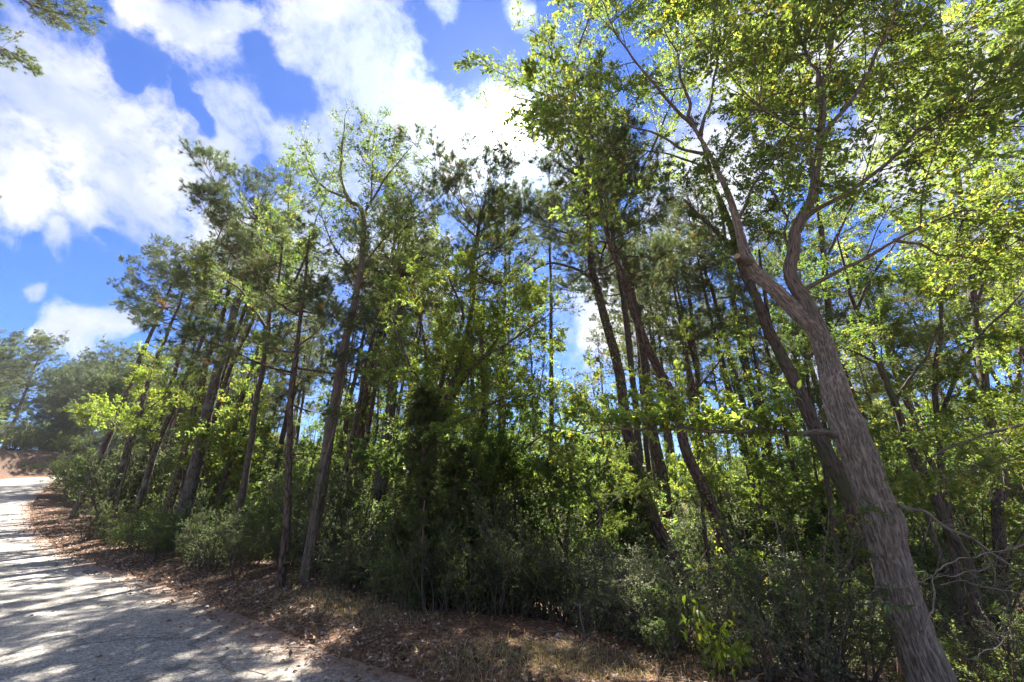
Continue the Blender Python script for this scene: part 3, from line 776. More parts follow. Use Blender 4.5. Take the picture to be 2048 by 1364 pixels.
def hardwood(stems, D, r0s, label, name='hardwood_tree', cat='tree', group=None, bark=None, leaf=None, ground=True, kind='elm', roll=.3, **kw):
    S = [px_path(p, D) for p in stems]
    if ground: S[0] = grounded(S[0])
    tr, B = hard_parts(S, r0s, **kw)
    return fin_boughs(name, label, cat, tr, B, S[0][0], bark or BARK_ELM, leaf or LEAF_MID, group, kind, 'branch', roll)

def shrub_parts(h, w, n_stem=9, lsize=.025, lwid=.5, dens=1.0, flat=.45, vr=(0, .9), leaf_per=8, per1=7, per2=5):
    tr, cr = MB(), MB()
    az = rng.uniform(0, 6.28, n_stem); tl = rng.uniform(.1, .6, n_stem)
    d = np.stack([np.cos(az) * tl, np.sin(az) * tl, np.ones(n_stem)], 1)
    p0 = np.stack([np.cos(az) * .12 * w, np.sin(az) * .12 * w, -.15 * np.ones(n_stem)], 1)
    L_ = h * rng.uniform(.75, 1.1, n_stem)
    C = spawn(p0, d, L_, 8, .8, .2, .16)
    for k in range(n_stem): tube(tr, C[k], np.linspace(.010 + .006 * h, .004, 8), 5, 0, False)
    B, BL = children(C, L_ * .0 + w, per1, (.12, 1), (.5, 1.2), (.25, .6), flat, 5, .15, .16, .1)
    polyprisms(tr, B, .006, .003)
    B2, B2L = children(B, BL, per2, (.15, 1), (.5, 1.2), (.3, .6), flat, 4, .05, .15, .08)
    polyprisms(tr, B2, .003, .0015)
    leaf_on(cr, B2, int(leaf_per * dens), lsize, lwid, .3, vr=vr); leaf_on(cr, B, int(leaf_per * dens), lsize, lwid, .3, vr=vr)
    return tr, cr

def copy_thing(src, loc, rz, sc, label, group):
    r = src.copy(); col.objects.link(r)
    r.location = loc; r.rotation_euler = (0, 0, rz)
    r.scale = sc if isinstance(sc, tuple) else (sc, sc, sc)
    r['label'] = label
    if group: r['group'] = group
    for ch in list(src.children):
        c = ch.copy(); col.objects.link(c); c.parent = r
    return r

# ------------------------------------------------------------------ pines of the left edge
G_L = 'tall pines leaning over the left end of the wood'
pine([(140, 1050), (188, 941), (257, 779), (300, 670), (327, 610), (345, 560), (352, 500)], 24, .18, 'leftmost tall pine at the wood edge, standing closest to the bend of the road', group=G_L,
     bark=BARK_PINE_GREY, needle=NEEDLE_SOFT, cs=.58, limb=2.8, nlimb=22, nw=.032, nl=.26, nd=18, bias=(-.5, 0, 0))
pine([(200, 1062), (235, 960), (272, 844), (312, 722), (344, 645), (361, 597), (375, 530)], 21, .15, 'slender pine with thin straight trunk rising from yellow-green saplings at left', group=G_L,
     bark=BARK_PINE_GREY, needle=NEEDLE_SOFT, cs=.70, limb=2.0, nlimb=18, nw=.03, nl=.24, nd=18, bias=(-.3, 0, 0))
pine([(255, 1080), (285, 985), (317, 889), (356, 792), (396, 700), (420, 642), (441, 581), (462, 500)], 18, .13, 'thin bare-trunked pine with a short broken limb sticking out to the left', group=G_L,
     bark=BARK_PINE_GREY, cs=.73, limb=1.8, nlimb=17, nw=.028, nl=.22, nd=18)
pine([(329, 1049), (358, 944), (393, 818), (412, 730), (432, 678), (448, 617), (465, 540), (478, 460)], 16, .15, 'dark vine-grown pine just left of the thick straight pine', group=G_L,
     cs=.73, limb=1.8, nlimb=17, nw=.026, nl=.22, nd=18)
pine([(352, 1078), (381, 976), (402, 879), (422, 800), (435, 733), (461, 646), (480, 591), (495, 520), (510, 440), (518, 385)], 14.5, .22, 'thick straight pine with wide flat-topped crown of long fanned limbs, left of centre', group=G_L,
     bark=BARK_PINE_GREY, needle=NEEDLE_SOFT, cs=.66, limb=2.7, nlimb=30, nw=.024, nl=.22, nd=20, bias=(-.15, 0, 0))
pine([(385, 1020), (411, 917), (440, 800), (470, 715), (502, 646), (535, 562), (555, 480)], 19, .14, 'thin pine standing right behind the thick straight pine', group=G_L, cs=.70, limb=1.9, nlimb=16, nw=.03, nl=.24, nd=18)
pine([(400, 1010), (434, 917), (458, 873), (484, 800), (520, 690), (545, 600)], 21, .22, 'stout dark pine trunk in shade behind the left edge thicket', group=G_L, cs=.68, limb=2.0, nlimb=16, nw=.034, nl=.26, nd=18)
pine([(559, 1191), (575, 1036), (581, 898), (585, 759), (600, 650), (612, 560), (622, 470)], 8.6, .062, 'slim reddish pine with dark low boughs, beside the forked pale tree at the road edge', group='tall pines along the edge of the wood',
     cs=.42, limb=2.0, nlimb=26, el0=-12, up=.2, bias=(-.35, 0, -.1))

# ------------------------------------------------------------------ middle pines
G_M = 'tall pines in the middle of the wood edge'
pine([(662, 1048), (698, 906), (722, 779), (745, 690), (770, 600)], 12, .08, 'thin dark pine pole leaning between the forked pale tree and the purple-grey pine', group=G_M, cs=.6, limb=1.3, nlimb=18, nw=.024, nl=.2, nd=18)
pine([(702, 969), (722, 858), (737, 759), (753, 700), (770, 620), (785, 530), (790, 440)], 14.5, .17, 'dark pine trunk just left of the purple-grey pine, deep in the shade', group=G_M, cs=.66, limb=1.9, nlimb=17)
pine([(755, 1010), (761, 985), (773, 878), (789, 740), (800, 613), (810, 485), (813, 438), (825, 370)], 12.6, .2, 'purple-grey barked pine with clean trunk and sparse dark crown under the clouds', group=G_M,
     bark=BARK_PINE_GREY, cs=.60, limb=2.3, nlimb=32)
pine([(963, 1190), (968, 900), (966, 720), (952, 620), (941, 546), (959, 459), (973, 380)], 12, .15, 'airy-topped pine directly below the sun with bare spreading limbs', group=G_M,
     cs=.64, limb=2.8, nlimb=28, up=.6)
pine([(1345, 1112), (1304, 1036), (1277, 944), (1256, 859), (1230, 705), (1204, 621), (1190, 562), (1180, 480), (1172, 400), (1160, 290), (1150, 190)], 9.8, .16, 'dark leaning pine with an arching dead limb reaching left, right of centre', group=G_M,
     cs=.55, limb=2.1, nlimb=34, nw=.018, nl=.19, nd=18, dens=.85)
pine([(1498, 1235), (1461, 1121), (1427, 1019), (1372, 900), (1340, 782), (1289, 676), (1241, 548), (1212, 450), (1195, 350), (1180, 250)], 8.6, .12, 'strongly left-leaning slender pine with yellow vine leaves on its lower trunk', group=G_M,
     cs=.6, limb=1.5, nlimb=28, nw=.016, nl=.18, nd=18, dens=.85)
pine([(1335, 1090), (1325, 960), (1296, 786), (1281, 665), (1267, 592), (1252, 537), (1235, 440), (1222, 350), (1215, 250)], 13.5, .19, 'thick pine behind the crossing pair of leaning pines right of centre', group=G_M,
     cs=.5, limb=2.5, nlimb=34, nw=.024, nl=.21, nd=18)
pine([(1400, 950), (1393, 760), (1385, 650), (1373, 566), (1355, 460), (1335, 360)], 21, .17, 'distant pine with a clump of dead rust-coloured needles on its trunk', group=G_M, cs=.5, limb=2.2, nlimb=26, nw=.03, nl=.24, nd=18, dens=.7)
pine([(1550, 1000), (1519, 835), (1497, 746), (1474, 634), (1455, 512), (1440, 420), (1420, 330)], 15.5, .16, 'straight grey pine wrapped in bright creeper leaves, left of the big leaning hardwood', group=G_M, bark=BARK_PINE_GREY, cs=.5, limb=1.9, nlimb=28, nw=.026, nl=.22, nd=18)
pine([(1525, 1000), (1490, 820), (1455, 700), (1429, 603), (1414, 548), (1390, 450), (1370, 370)], 17.5, .14, 'narrow pine just left of the creeper-wrapped grey pine', group=G_M, bark=BARK_PINE_GREY, cs=.5, limb=2.0, nlimb=26, nw=.028, nl=.23, nd=18, dens=.8)

# arching dead limb of the leaning pine belongs to that tree
def add_limb(tree, name, pts, r0, r1, mat, D=9, label=None):
    P = smooth_path(px_path(pts, D), 5); mb = MB(); tube(mb, P, np.linspace(r0, r1, len(P)), 7, .03)
    mb.v = [v - np.array(tree.location, dtype=np.float32) for v in mb.v]
    o = link(name, mb.mesh(name, mat, 'bk'), tree)
    if label: o['label'] = label
    return o
trees = [o for o in col.objects if o.name.startswith('pine_tree')]
add_limb(trees[12], 'limb', [(1195, 580), (1176, 553), (1157, 540), (1113, 527), (1090, 529), (1060, 545), (1040, 570)], .05, .015, BARK_DARK, 9.6)
add_limb(trees[2], 'limb', [(372, 755), (362, 745), (350, 733), (342, 728)], .022, .01, DEADWOOD, 18)

# ------------------------------------------------------------------ forked pale tree, centre left
hardwood([[(603, 1203), (627, 1076), (650, 918), (674, 787), (686, 700), (705, 620), (722, 540), (728, 428), (697, 397), (682, 346), (686, 280), (690, 228)],
          [(728, 428), (764, 367), (805, 315), (828, 290, 9.2)],
          [(697, 397), (651, 377), (625, 345), (612, 300, 9.0)],
          [(722, 540), (760, 490, 9.6), (790, 450, 10), (815, 400, 10)],
          [(742, 400), (745, 340, 9.6), (748, 290, 9.9), (752, 245, 10)],
          [(715, 560), (690, 520, 9), (660, 480, 8.7), (640, 430, 8.6)]], 9.3, [.14, .04, .04, .035, .03, .03],
         'tall forked pale-barked tree with sparse airy leaves, base at the sunny grass patch', 'hardwood_tree', group='tall hardwoods at the wood edge', bark=BARK_ELM, leaf=LEAF_MID,
         kind='airy', b_per_m=7.5, blen=1.25, s0=.62, up=.5, flat=.2)
hardwood([[(618, 1130), (640, 977), (666, 866), (698, 708), (716, 610), (735, 560)]], 9.0, [.045],
         'thin vine-twisted stem leaning tight against the forked pale tree', 'hardwood_tree', group='tall hardwoods at the wood edge', bark=BARK_ELM, leaf=LEAF_MID,
         b_per_m=1.5, blen=.8, lsize=.05, per1=4, per2=2, leaf_per=5, s0=.75)
# leafy hardwood among the left pines with yellowing top
hardwood([[(470, 1060), (500, 900), (520, 760), (540, 640), (560, 540), (575, 440), (580, 350)],
          [(545, 620), (600, 540), (625, 470), (640, 410)], [(535, 660), (490, 590), (450, 560), (420, 545)], [(560, 540), (520, 480), (500, 430)]], 11.3, [.1, .05, .05, .04],
         'leafy hardwood with yellowing top rising among the left pines', 'hardwood_tree', group='tall hardwoods at the wood edge', bark=BARK_DARK, leaf=LEAF_MID,
         b_per_m=3.0, blen=1.25, lsize=.065, per1=5, per2=4, leaf_per=6, s0=.42, up=.3, vr=(.1, 1.0))
# yellow-green saplings at left
G_S = 'sunlit yellow-green saplings in the understory'
hardwood([[(235, 1010), (260, 900), (285, 820), (300, 760), (310, 715)], [(262, 890), (230, 850), (205, 832)], [(280, 830), (330, 790), (350, 740)]], 17, [.06, .03, .03],
         'bright yellow-green sapling glowing between the leftmost pine trunks', 'sapling', 'sapling', G_S, BARK_DARK, LEAF_YELLOW, b_per_m=4, blen=1.6, lsize=.10, per1=5, per2=4, leaf_per=6, s0=.3, up=.1, flat=.7)
hardwood([[(360, 1010), (372, 900), (385, 820), (395, 760)], [(370, 900), (400, 850), (415, 800)]], 15.5, [.06, .03],
         'yellow-green sapling standing behind the thick straight pine', 'sapling', 'sapling', G_S, BARK_DARK, LEAF_YELLOW, b_per_m=4, blen=1.2, lsize=.09, per1=5, per2=4, leaf_per=6, s0=.3, up=.1, flat=.7)

# multi-stemmed hardwood in the centre
hardwood([[(838, 1240), (850, 1100), (860, 980), (868, 890), (876, 860), (895, 800), (915, 740), (935, 660), (950, 580), (955, 520)],
          [(862, 930), (855, 886), (856, 779), (852, 712), (842, 640), (835, 580)],
          [(868, 890), (884, 771), (904, 700), (925, 630), (900, 560), (880, 500)],
          [(885, 850), (912, 787), (955, 724, 7.7), (1010, 690, 7.4), (1060, 655, 7.2), (1110, 620, 7.2)],
          [(925, 750), (985, 690, 8.4), (1030, 620, 8.7), (1060, 560, 9)],
          [(880, 860), (940, 830, 7.2), (1000, 800, 7.0), (1060, 790, 6.9)],
          [(852, 780), (820, 730, 7.7), (800, 680, 7.5), (790, 640, 7.5)]], 8.1, [.12, .05, .06, .05, .04, .04, .035],
         'multi-stemmed leafy hardwood fanning out of the dark cedar in the centre', 'hardwood_tree', group='tall hardwoods at the wood edge', bark=BARK_DARK, leaf=LEAF_YELLOW,
         kind='yellow', b_per_m=5.2, blen=1.25, s0=.40, up=.1, flat=.75)

# dark cedar
def cedar(pts, D, r0, h0, label, group, nl=90, L0=.95):
    P = grounded(px_path(pts, D)); tr, cr = MB(), MB(); S = smooth_path(P, 5); f = np.linspace(0, 1, len(S))
    tube(tr, S, r0 * (1 - f) ** .8 + .01, 9, .03)
    s = rng.uniform(.08, .99, nl); q, T, _ = along(S, s); az = rng.uniform(0, 6.28, nl)
    el = np.radians(10 + 45 * s + rng.normal(0, 8, nl)); d = np.stack([np.cos(az) * np.cos(el), np.sin(az) * np.cos(el), np.sin(el)], 1)
    L_ = L0 * (1.15 - s) ** .7 * rng.uniform(.6, 1.15, nl); C = spawn(q, d, L_, 6, .5, -.15, .12); polyprisms(tr, C, .012, .004)
    B, BL = children(C, L_, 9, (.2, 1), (.4, .9), (.25, .5), .4, 4, -.1, .15, .08); polyprisms(tr, B, .004, .002)
    B2, _ = children(B, BL, 5, (.1, 1), (.4, .8), (.35, .6), .3, 3, -.1, .15, .05)
    for X in (B, B2):
        for k in range(1, X.shape[1]): tufts(cr, X[:, k], X[:, k] - X[:, k - 1], 7, .06, .011, .7)
    return fin_tree('cedar_tree', label, 'cedar tree', tr, cr, P[0], BARK_CEDAR, CEDAR, group)
cedar([(838, 1225), (840, 1100), (845, 950), (850, 850), (853, 790)], 7.6, .07, 0, 'dark dense cedar with drooping sprays at the foot of the multi-stemmed tree', 'dark cedars at the wood edge', 170, .8)
cedar([(900, 1200), (905, 1080), (910, 980), (912, 900)], 8.6, .06, 0, 'smaller dark cedar tucked behind the big cedar on its right side', 'dark cedars at the wood edge', 60, .8)

# ------------------------------------------------------------------ big leaning hardwood at right
def big_hardwood():
    main = [(1885, 1420, 4.25), (1850, 1330, 4.3), (1815, 1240, 4.35), (1782, 1120, 4.4), (1752, 1010, 4.5), (1712, 900, 4.6), (1682, 820, 4.7), (1655, 720, 4.8), (1635, 665, 4.85), (1590, 620, 4.95), (1555, 585, 5.0), (1512, 545, 5.1),
            (1490, 505, 5.2), (1477, 455, 5.3), (1457, 390, 5.4), (1425, 320, 5.5), (1400, 275, 5.6), (1385, 250, 5.7)]
    P = np.array([W(*p) for p in main]); base = P[0].copy()
    foot = P[0] + (P[0] - P[1]) / abs(P[0, 2] - P[1, 2]) * max(0.0, P[0, 2] - (hz(P[0, 0] + .15, P[0, 1]) - .3))
    P = np.vstack([foot, P]); S = smooth_path(P, 8); 
    ln = np.concatenate([[0], np.cumsum(np.linalg.norm(np.diff(S, axis=0), axis=1))]); n = int(ln[-1] / .0145)
    s = np.linspace(0, ln[-1], n); S = np.array([np.interp(s, ln, S[:, k]) for k in range(3)]).T
    widths = [(0, .285), (.5, .255), (1.2, .235), (2.2, .225), (2.8, .215), (3.3, .175), (4.0, .15), (5.0, .12), (6.2, .09), (7.5, .05)]
    R = .65 * np.interp(s, [w[0] for w in widths], [w[1] for w in widths])
    sides = 190; T = nrm(np.gradient(S, axis=0)); X = nrm(np.cross(T, [0, 1, 0.0])); Y = np.cross(T, X); th = np.linspace(0, 2 * PI, sides, endpoint=False)
    c, sn = np.cos(th), np.sin(th)
    tw = s[:, None] * .0
    q = np.stack([R[:, None] * np.cos(th + tw), R[:, None] * np.sin(th + tw), s[:, None] * np.ones(sides)], -1)
    wob = vnoise(q * np.array([3, 3, .8]) + 5) * .1
    sway = np.stack([vnoise(q * np.array([5, 5, 2.2]) + 9), vnoise(q * np.array([5, 5, 2.2]) + 19), 0 * q[..., 0]], -1) * .03
    g = (q + sway * .6) * np.array([58, 58, 6.0]); g2 = (q - sway * .6) * np.array([66, 66, 8.0]) + 31
    ridge = np.maximum(np.exp(-(vnoise(g) / .15) ** 2), np.exp(-(vnoise(g2) / .13) ** 2)) * 1.7 - .75 + .22 * vnoise(q * np.array([20, 20, 22.0]))
    fine = vnoise((q + sway) * np.array([110, 110, 14.0]))
    disp = .010 * np.clip(ridge, -.8, 1.1) + .004 * fine
    lumps = np.zeros_like(wob)
    for (ls, la, lr, lh) in [(1.65, 2.9, .16, .07), (2.35, 3.3, .2, .035), (3.15, .5, .18, .04), (1.0, .3, .16, .04), (2.7, 3.0, .12, .05)]:
        da = np.angle(np.exp(1j * (th - la)))[None] * R[:, None]; lumps += .7 * lh * np.exp(-((s[:, None] - ls) ** 2 + da ** 2) / lr ** 2)
    rr = R[:, None] * (1 + wob) + disp * np.minimum(1, R / .12)[:, None] + lumps
    V = S[:, None] + rr[..., None] * (c[None, :, None] * X[:, None] + sn[None, :, None] * Y[:, None])
    tr = MB(); i = np.arange(n - 1)[:, None] * sides; j = np.arange(sides)[None]; j2 = (j + 1) % sides
    F = np.stack([i + j, i + j2, i + sides + j2, i + sides + j], -1).reshape(-1, 4)
    tr.add(V.reshape(-1, 3), F, (q + sway * 2).reshape(-1, 3)); furrow = np.clip(ridge * .75 + fine * .3, -1, 1.2).reshape(-1)
    # great limbs
    L1 = [(1640, 668, 4.85), (1600, 585, 4.9), (1582, 520, 4.9), (1588, 470, 4.9), (1625, 400, 4.8), (1636, 330, 4.7), (1642, 260, 4.6), (1645, 180, 4.5), (1665, 90, 4.4), (1680, 0, 4.3), (1700, -120, 4.2)]
    L2 = [(1636, 300, 4.65), (1660, 255, 4.5), (1710, 190, 4.35), (1760, 100, 4.2), (1805, 10, 4.1), (1850, -100, 4.0)]
    L3 = [(1596, 462, 4.88), (1625, 430, 4.82), (1680, 395, 4.65), (1760, 335, 4.5), (1840, 258, 4.35), (1945, 190, 4.2), (2060, 100, 4.1)]
    L4 = [(1685, 220, 4.45), (1740, 150, 4.9), (1815, 118, 5.0), (1920, 66, 5.0), (2060, 0, 5.0)]
    L5 = [(1645, 190, 4.5), (1600, 70, 4.7), (1555, 15, 4.9), (1500, -60, 5)]
    L6 = [(1472, 452, 5.32), (1490, 415, 5.3), (1510, 360, 5.3), (1550, 310, 5.3), (1590, 235, 5.3), (1635, 130, 5.4), (1660, 30, 5.5)]
    L7 = [(1400, 275, 5.6), (1410, 240, 5.6), (1425, 190, 5.6), (1436, 90, 5.6), (1440, 20, 5.6), (1440, -60, 5.6)]
    L8 = [(1385, 250, 5.7), (1375, 200, 5.8), (1360, 130, 5.9), (1330, 60, 6.0), (1310, -40, 6)]
    L9 = [(1415, 310, 5.5), (1360, 290, 5.6), (1300, 262, 5.7), (1230, 240, 5.9), (1150, 215, 6.1), (1090, 190, 6.3)]
    L10 = [(1428, 335, 5.4), (1470, 255, 5.2), (1540, 200, 5.0), (1600, 165, 4.9), (1720, 60, 4.8)]
    L11 = [(1420, 340, 5.5), (1370, 320, 5.2), (1310, 300, 5.0), (1240, 295, 4.9), (1180, 300, 4.9)]
    L12 = [(1578, 520, 4.9), (1570, 470, 5.1), (1590, 410, 5.3), (1620, 370, 5.5)]
    L13 = [(1600, 585, 4.9), (1680, 545, 4.8), (1790, 480, 4.7), (1920, 425, 4.6), (2060, 405, 4.5)]
    L14 = [(1390, 255, 5.7), (1320, 180, 5.4), (1260, 110, 5.3), (1220, 40, 5.3), (1190, -30, 5.3)]
    L15 = [(1640, 260, 4.6), (1580, 250, 4.2), (1500, 200, 4.0), (1420, 150, 3.9)]
    L16 = [(1440, 90, 5.6), (1500, 30, 5.4), (1560, -40, 5.2)]
    L17 = [(1660, 110, 4.45), (1730, 40, 4.3), (1800, -30, 4.2)]
    L18 = [(1840, 258, 4.35), (1920, 250, 4.6), (2000, 235, 4.8), (2070, 215, 5.0)]
    L19 = [(1790, 480, 4.7), (1860, 500, 5.0), (1950, 520, 5.3), (2050, 540, 5.5)]
    L20 = [(1436, 120, 5.6), (1380, 60, 5.8), (1340, -10, 6.0)]
    limbs = [(L17, .025), (L18, .022), (L19, .022), (L20, .022), (L1, .125), (L2, .05), (L3, .055), (L4, .035), (L5, .035), (L6, .04), (L7, .05), (L8, .05), (L9, .035), (L10, .03), (L11, .025), (L12, .03), (L13, .04), (L14, .04), (L15, .02), (L16, .02)]
    t = thing('leaning_hardwood_tree', 'large leaning hardwood with furrowed grey bark, biggest trunk in the right foreground', 'tree', tuple(base))
    off = np.array(base, dtype=np.float32)
    def sub(mb): mb.v = [v - off for v in mb.v]; return mb
    tm = sub(tr).mesh('trunk', BARK_BIG, 'bk'); fa = tm.attributes.new('v', 'FLOAT', 'POINT'); fa.data.foreach_set('value', furrow.astype(np.float32)); link('trunk', tm, t)
    allC, allL, allD = [], [], []
    for k, (pts, r) in enumerate(limbs):
        Q = smooth_path(np.array([W(*p) for p in pts]), 6); mb = MB(); m = len(Q); f = np.linspace(0, 1, m)
        Q[2:] += np.stack([vnoise(Q[2:] * 2.2), vnoise(Q[2:] * 2.2 + 9), vnoise(Q[2:] * 2.2 + 17)], 1) * .05
        tube(mb, Q, r * .78 * (1 - f * .82) + .01 * np.exp(-f * m / 2), 20 if r > .1 else 12, .025)
        nm = 'limb'
        link(nm, sub(mb).mesh('limb', BARK_ELM, 'bk'), t)
        lg = np.sum(np.linalg.norm(np.diff(Q, axis=0), axis=1)); nb = int(lg * (4.6 if k != 4 else 4.0))
        s_ = rng.uniform(.42 if k == 4 else .2, .99, nb); qq, TT, _ = along(Q, s_)
        allL.append(rng.uniform(.85, 1.55, nb)); allC.append(qq); allD.append(side_dirs(TT, rng.uniform(.5, 1.1, nb), .5) + [0, 0, .08])
    P_, D_, S_ = np.concatenate(allC), np.concatenate(allD), np.concatenate(allL)
    print('HERO SPRAYS', len(P_))
    kk = rng.permutation(len(P_))[:215]; put_boughs(t, base, 'dense', P_[kk], D_[kk], S_[kk], LEAF_ELM, 'branch')
    # sawn stub and healed knot
    a = W(1500, 528, 5.12); b = W(1474, 512, 4.95); mb = MB(); tube(mb, smooth_path([a, (a + b) / 2, b], 3), np.linspace(.07, .048, 7), 18, .02, False)
    link('stub', sub(mb).mesh('stub', BARK_ELM, 'bk'), t)
    mb = MB(); d = nrm(b - a); tube(mb, np.array([b - d * .004, b + d * .004]), [.046, .043], 18); o = link('cut_face', sub(mb).mesh('cut_face', CUTWOOD, 'bk'), t); o['label'] = 'pale sawn end of a cut limb'
    # low horizontal limb to the left with its leafy sprays
    Q = smooth_path(np.array([W(*p) for p in [(1668, 872, 4.62), (1640, 865, 4.45), (1600, 868, 4.35), (1540, 864, 4.25), (1460, 862, 4.15), (1380, 858, 4.1), (1300, 862, 4.1), (1230, 860, 4.15), (1165, 866, 4.2)]]), 6)
    Q[3:] += np.stack([0 * Q[3:, 0], vnoise(Q[3:] * 4), vnoise(Q[3:] * 4 + 9)], 1) * .025
    mb = MB(); tube(mb, Q, np.linspace(.034, .006, len(Q)), 10, .05); link('low_limb', sub(mb).mesh('low_limb', BARK_ELM, 'bk'), t)
    s_ = rng.uniform(.2, 1, 34); qq, TT, _ = along(Q, s_); Ll = rng.uniform(.25, .75, 34)
    d = side_dirs(TT, rng.uniform(.4, 1.0, 34), .4); d[:, 2] = np.abs(d[:, 2]) * .6 + .12; C = spawn(qq, d, Ll, 6, .3, .1, .1)
    tw = MB(); polyprisms(tw, C, .005, .002); B, BL = children(C, Ll, 3, (.3, 1), (.4, .9), (.3, .5), .8, 4, 0, .1, .1); polyprisms(tw, B, .002, .0015)
    o = link('twigs', sub(tw).mesh('twigs', TWIG, 'bk'), t); o['kind'] = 'stuff'
    cr = MB(); leaf_on(cr, B, 6, .085, .55, .65, vr=(.2, 1), droop=.1, detail=2); leaf_on(cr, C, 6, .085, .55, .65, vr=(.2, 1), detail=2)
    o = link('leaves', sub(cr).mesh('leaves', LEAF_YELLOW, 'v'), t); o['kind'] = 'stuff'
    s_ = np.sort(rng.uniform(.22, .98, 34)); qq, TT, _ = along(Q, s_); d = side_dirs(TT, rng.uniform(.3, 1.1, 34), .5); d[:, 2] = np.abs(d[:, 2]) * .7 + .22
    sc_ = rng.uniform(.35, .65, 34) * .8; st_ = rng.bit_generator.state; put_boughs(t, base, 'broad', qq[::2], d[::2], sc_[::2], LEAF_YELLOW, 'spray'); rng.bit_generator.state = st_
    _ = frames(d, .35)
    for _k in range(34): rng.integers(0, 7); rng.uniform()
    # dead limb reaching to the right
    for pts, r in [([(1795, 1010, 4.4), (1812, 1018, 4.2), (1850, 1028, 4.1), (1900, 1058, 4.05), (1950, 1082, 4.0), (2000, 1118, 3.9), (2070, 1165, 3.8)], .019),
                   ([(1880, 1045, 4.1), (1910, 1040, 4.0), (1918, 1060, 3.9)], .006), ([(1960, 1090, 4.0), (1990, 1140, 3.9), (1988, 1190, 3.9)], .006)]:
        Q = smooth_path(np.array([W(*p) for p in pts]), 9); Q[1:] += np.stack([vnoise(Q[1:] * 8), vnoise(Q[1:] * 8 + 9), vnoise(Q[1:] * 8 + 17)], 1) * .02; mb = MB(); tube(mb, Q, np.linspace(r, r * .35, len(Q)) * (1 + .2 * vnoise(Q * 25)), 8, .06); q_, T_, _ = along(Q, rng.uniform(.3, 1, 9)); C_ = spawn(q_, side_dirs(T_, rng.uniform(.5, 1.1, 9), .3), rng.uniform(.08, .35, 9), 5, .5, 0, .2); polyprisms(mb, C_, r * .2, .0012); link('dead_limb', sub(mb).mesh('dead_limb', DEADWOOD, 'bk'), t)
    # small sprout of leaves on the lower trunk
    Q = smooth_path(np.array([W(*p) for p in [(1830, 1210, 4.1), (1800, 1212, 3.95), (1770, 1205, 3.9), (1745, 1192, 3.9)]]), 5); mb = MB(); tube(mb, Q, np.linspace(.006, .002, len(Q)), 6)
    sp = link('sprout', sub(mb).mesh('sprout', TWIG, 'bk'), t)
    one = MB(); leaves(one, np.zeros((1, 3)), np.array([[1.0, 0, 0]]), np.array([[0, 0, 1.0]]), .075, .55, np.array([.5]), .2, 2); lm = one.mesh('leaf', LEAF_MID, 'v')
    qq, TT, _ = along(Q, np.linspace(.02, 1, 15))
    for k in range(15):
        o = link('leaf', lm, sp); o.location = qq[k] - off
        o.rotation_euler = (rng.normal(0, .3), rng.normal(.35, .3), math.atan2(TT[k, 1], TT[k, 0]) + rng.uniform(.3, 1.1) * (1 if k % 2 else -1)); o.scale = [rng.uniform(.7, 1.25)] * 3
    return t
big_hardwood()

# ------------------------------------------------------------------ other trees on the right
G_R = 'hardwoods crowding the right side of the wood'
hardwood([[(1830, 1330), (1781, 1189), (1736, 1095), (1698, 1001), (1664, 933), (1627, 850), (1592, 768), (1547, 673), (1514, 600), (1480, 520), (1455, 430), (1430, 370), (1400, 280)],
          [(1547, 673), (1530, 590), (1520, 500)], [(1480, 520), (1420, 450), (1370, 400)]], 6.4, [.15, .04, .04], 'dark mossy leaning trunk directly behind the large leaning hardwood', group=G_R, bark=BARK_DARK, leaf=LEAF_MID,
         b_per_m=1.9, blen=1.3, lsize=.07, per1=5, per2=3, leaf_per=6, s0=.5, flat=.6, rend=.02)
hardwood([[(1965, 1260), (1932, 1136), (1902, 1061), (1872, 993), (1845, 940), (1810, 870), (1773, 767), (1748, 704), (1707, 598), (1690, 540), (1672, 470)],
          [(1790, 800), (1830, 740), (1860, 700), (1885, 640)], [(1715, 620), (1740, 560), (1780, 500), (1800, 470)], [(1760, 730), (1700, 700), (1650, 690)]], 7.6, [.1, .03, .035, .025],
         'slim dark tree leaning left, first trunk behind the large hardwood on its right', group=G_R, bark=BARK_DARK, leaf=LEAF_MID, b_per_m=3.0, blen=1.2, lsize=.062, per1=5, per2=4, leaf_per=6, s0=.4, flat=.7, rend=.015, up=0)
hardwood([[(1905, 1120), (1890, 1000), (1878, 880), (1872, 730), (1880, 657), (1883, 605), (1898, 536), (1894, 473), (1900, 400)],
          [(1883, 830), (1920, 737), (1957, 671), (2012, 620), (2060, 560)], [(1880, 720), (1920, 690), (1980, 670), (2060, 650)], [(1898, 536), (1930, 500), (1960, 470)]], 8.6, [.075, .045, .03, .03],
         'two-forked thin tree near the right edge of the picture', group=G_R, bark=BARK_DARK, leaf=LEAF_ELM, b_per_m=3.4, blen=1.3, lsize=.062, per1=5, per2=4, leaf_per=6, s0=.3, flat=.75, rend=.012, up=0)
hardwood([[(1900, 1150), (1887, 1129), (1849, 1012), (1834, 963), (1800, 850), (1770, 760), (1755, 640)]], 9.4, [.055], 'thin grey sapling between the two dark slim trees at right', 'sapling', 'sapling', G_R, BARK_ELM, LEAF_ELM,
         b_per_m=3.5, blen=1.2, lsize=.065, per1=5, per2=3, leaf_per=6, s0=.35, flat=.7)
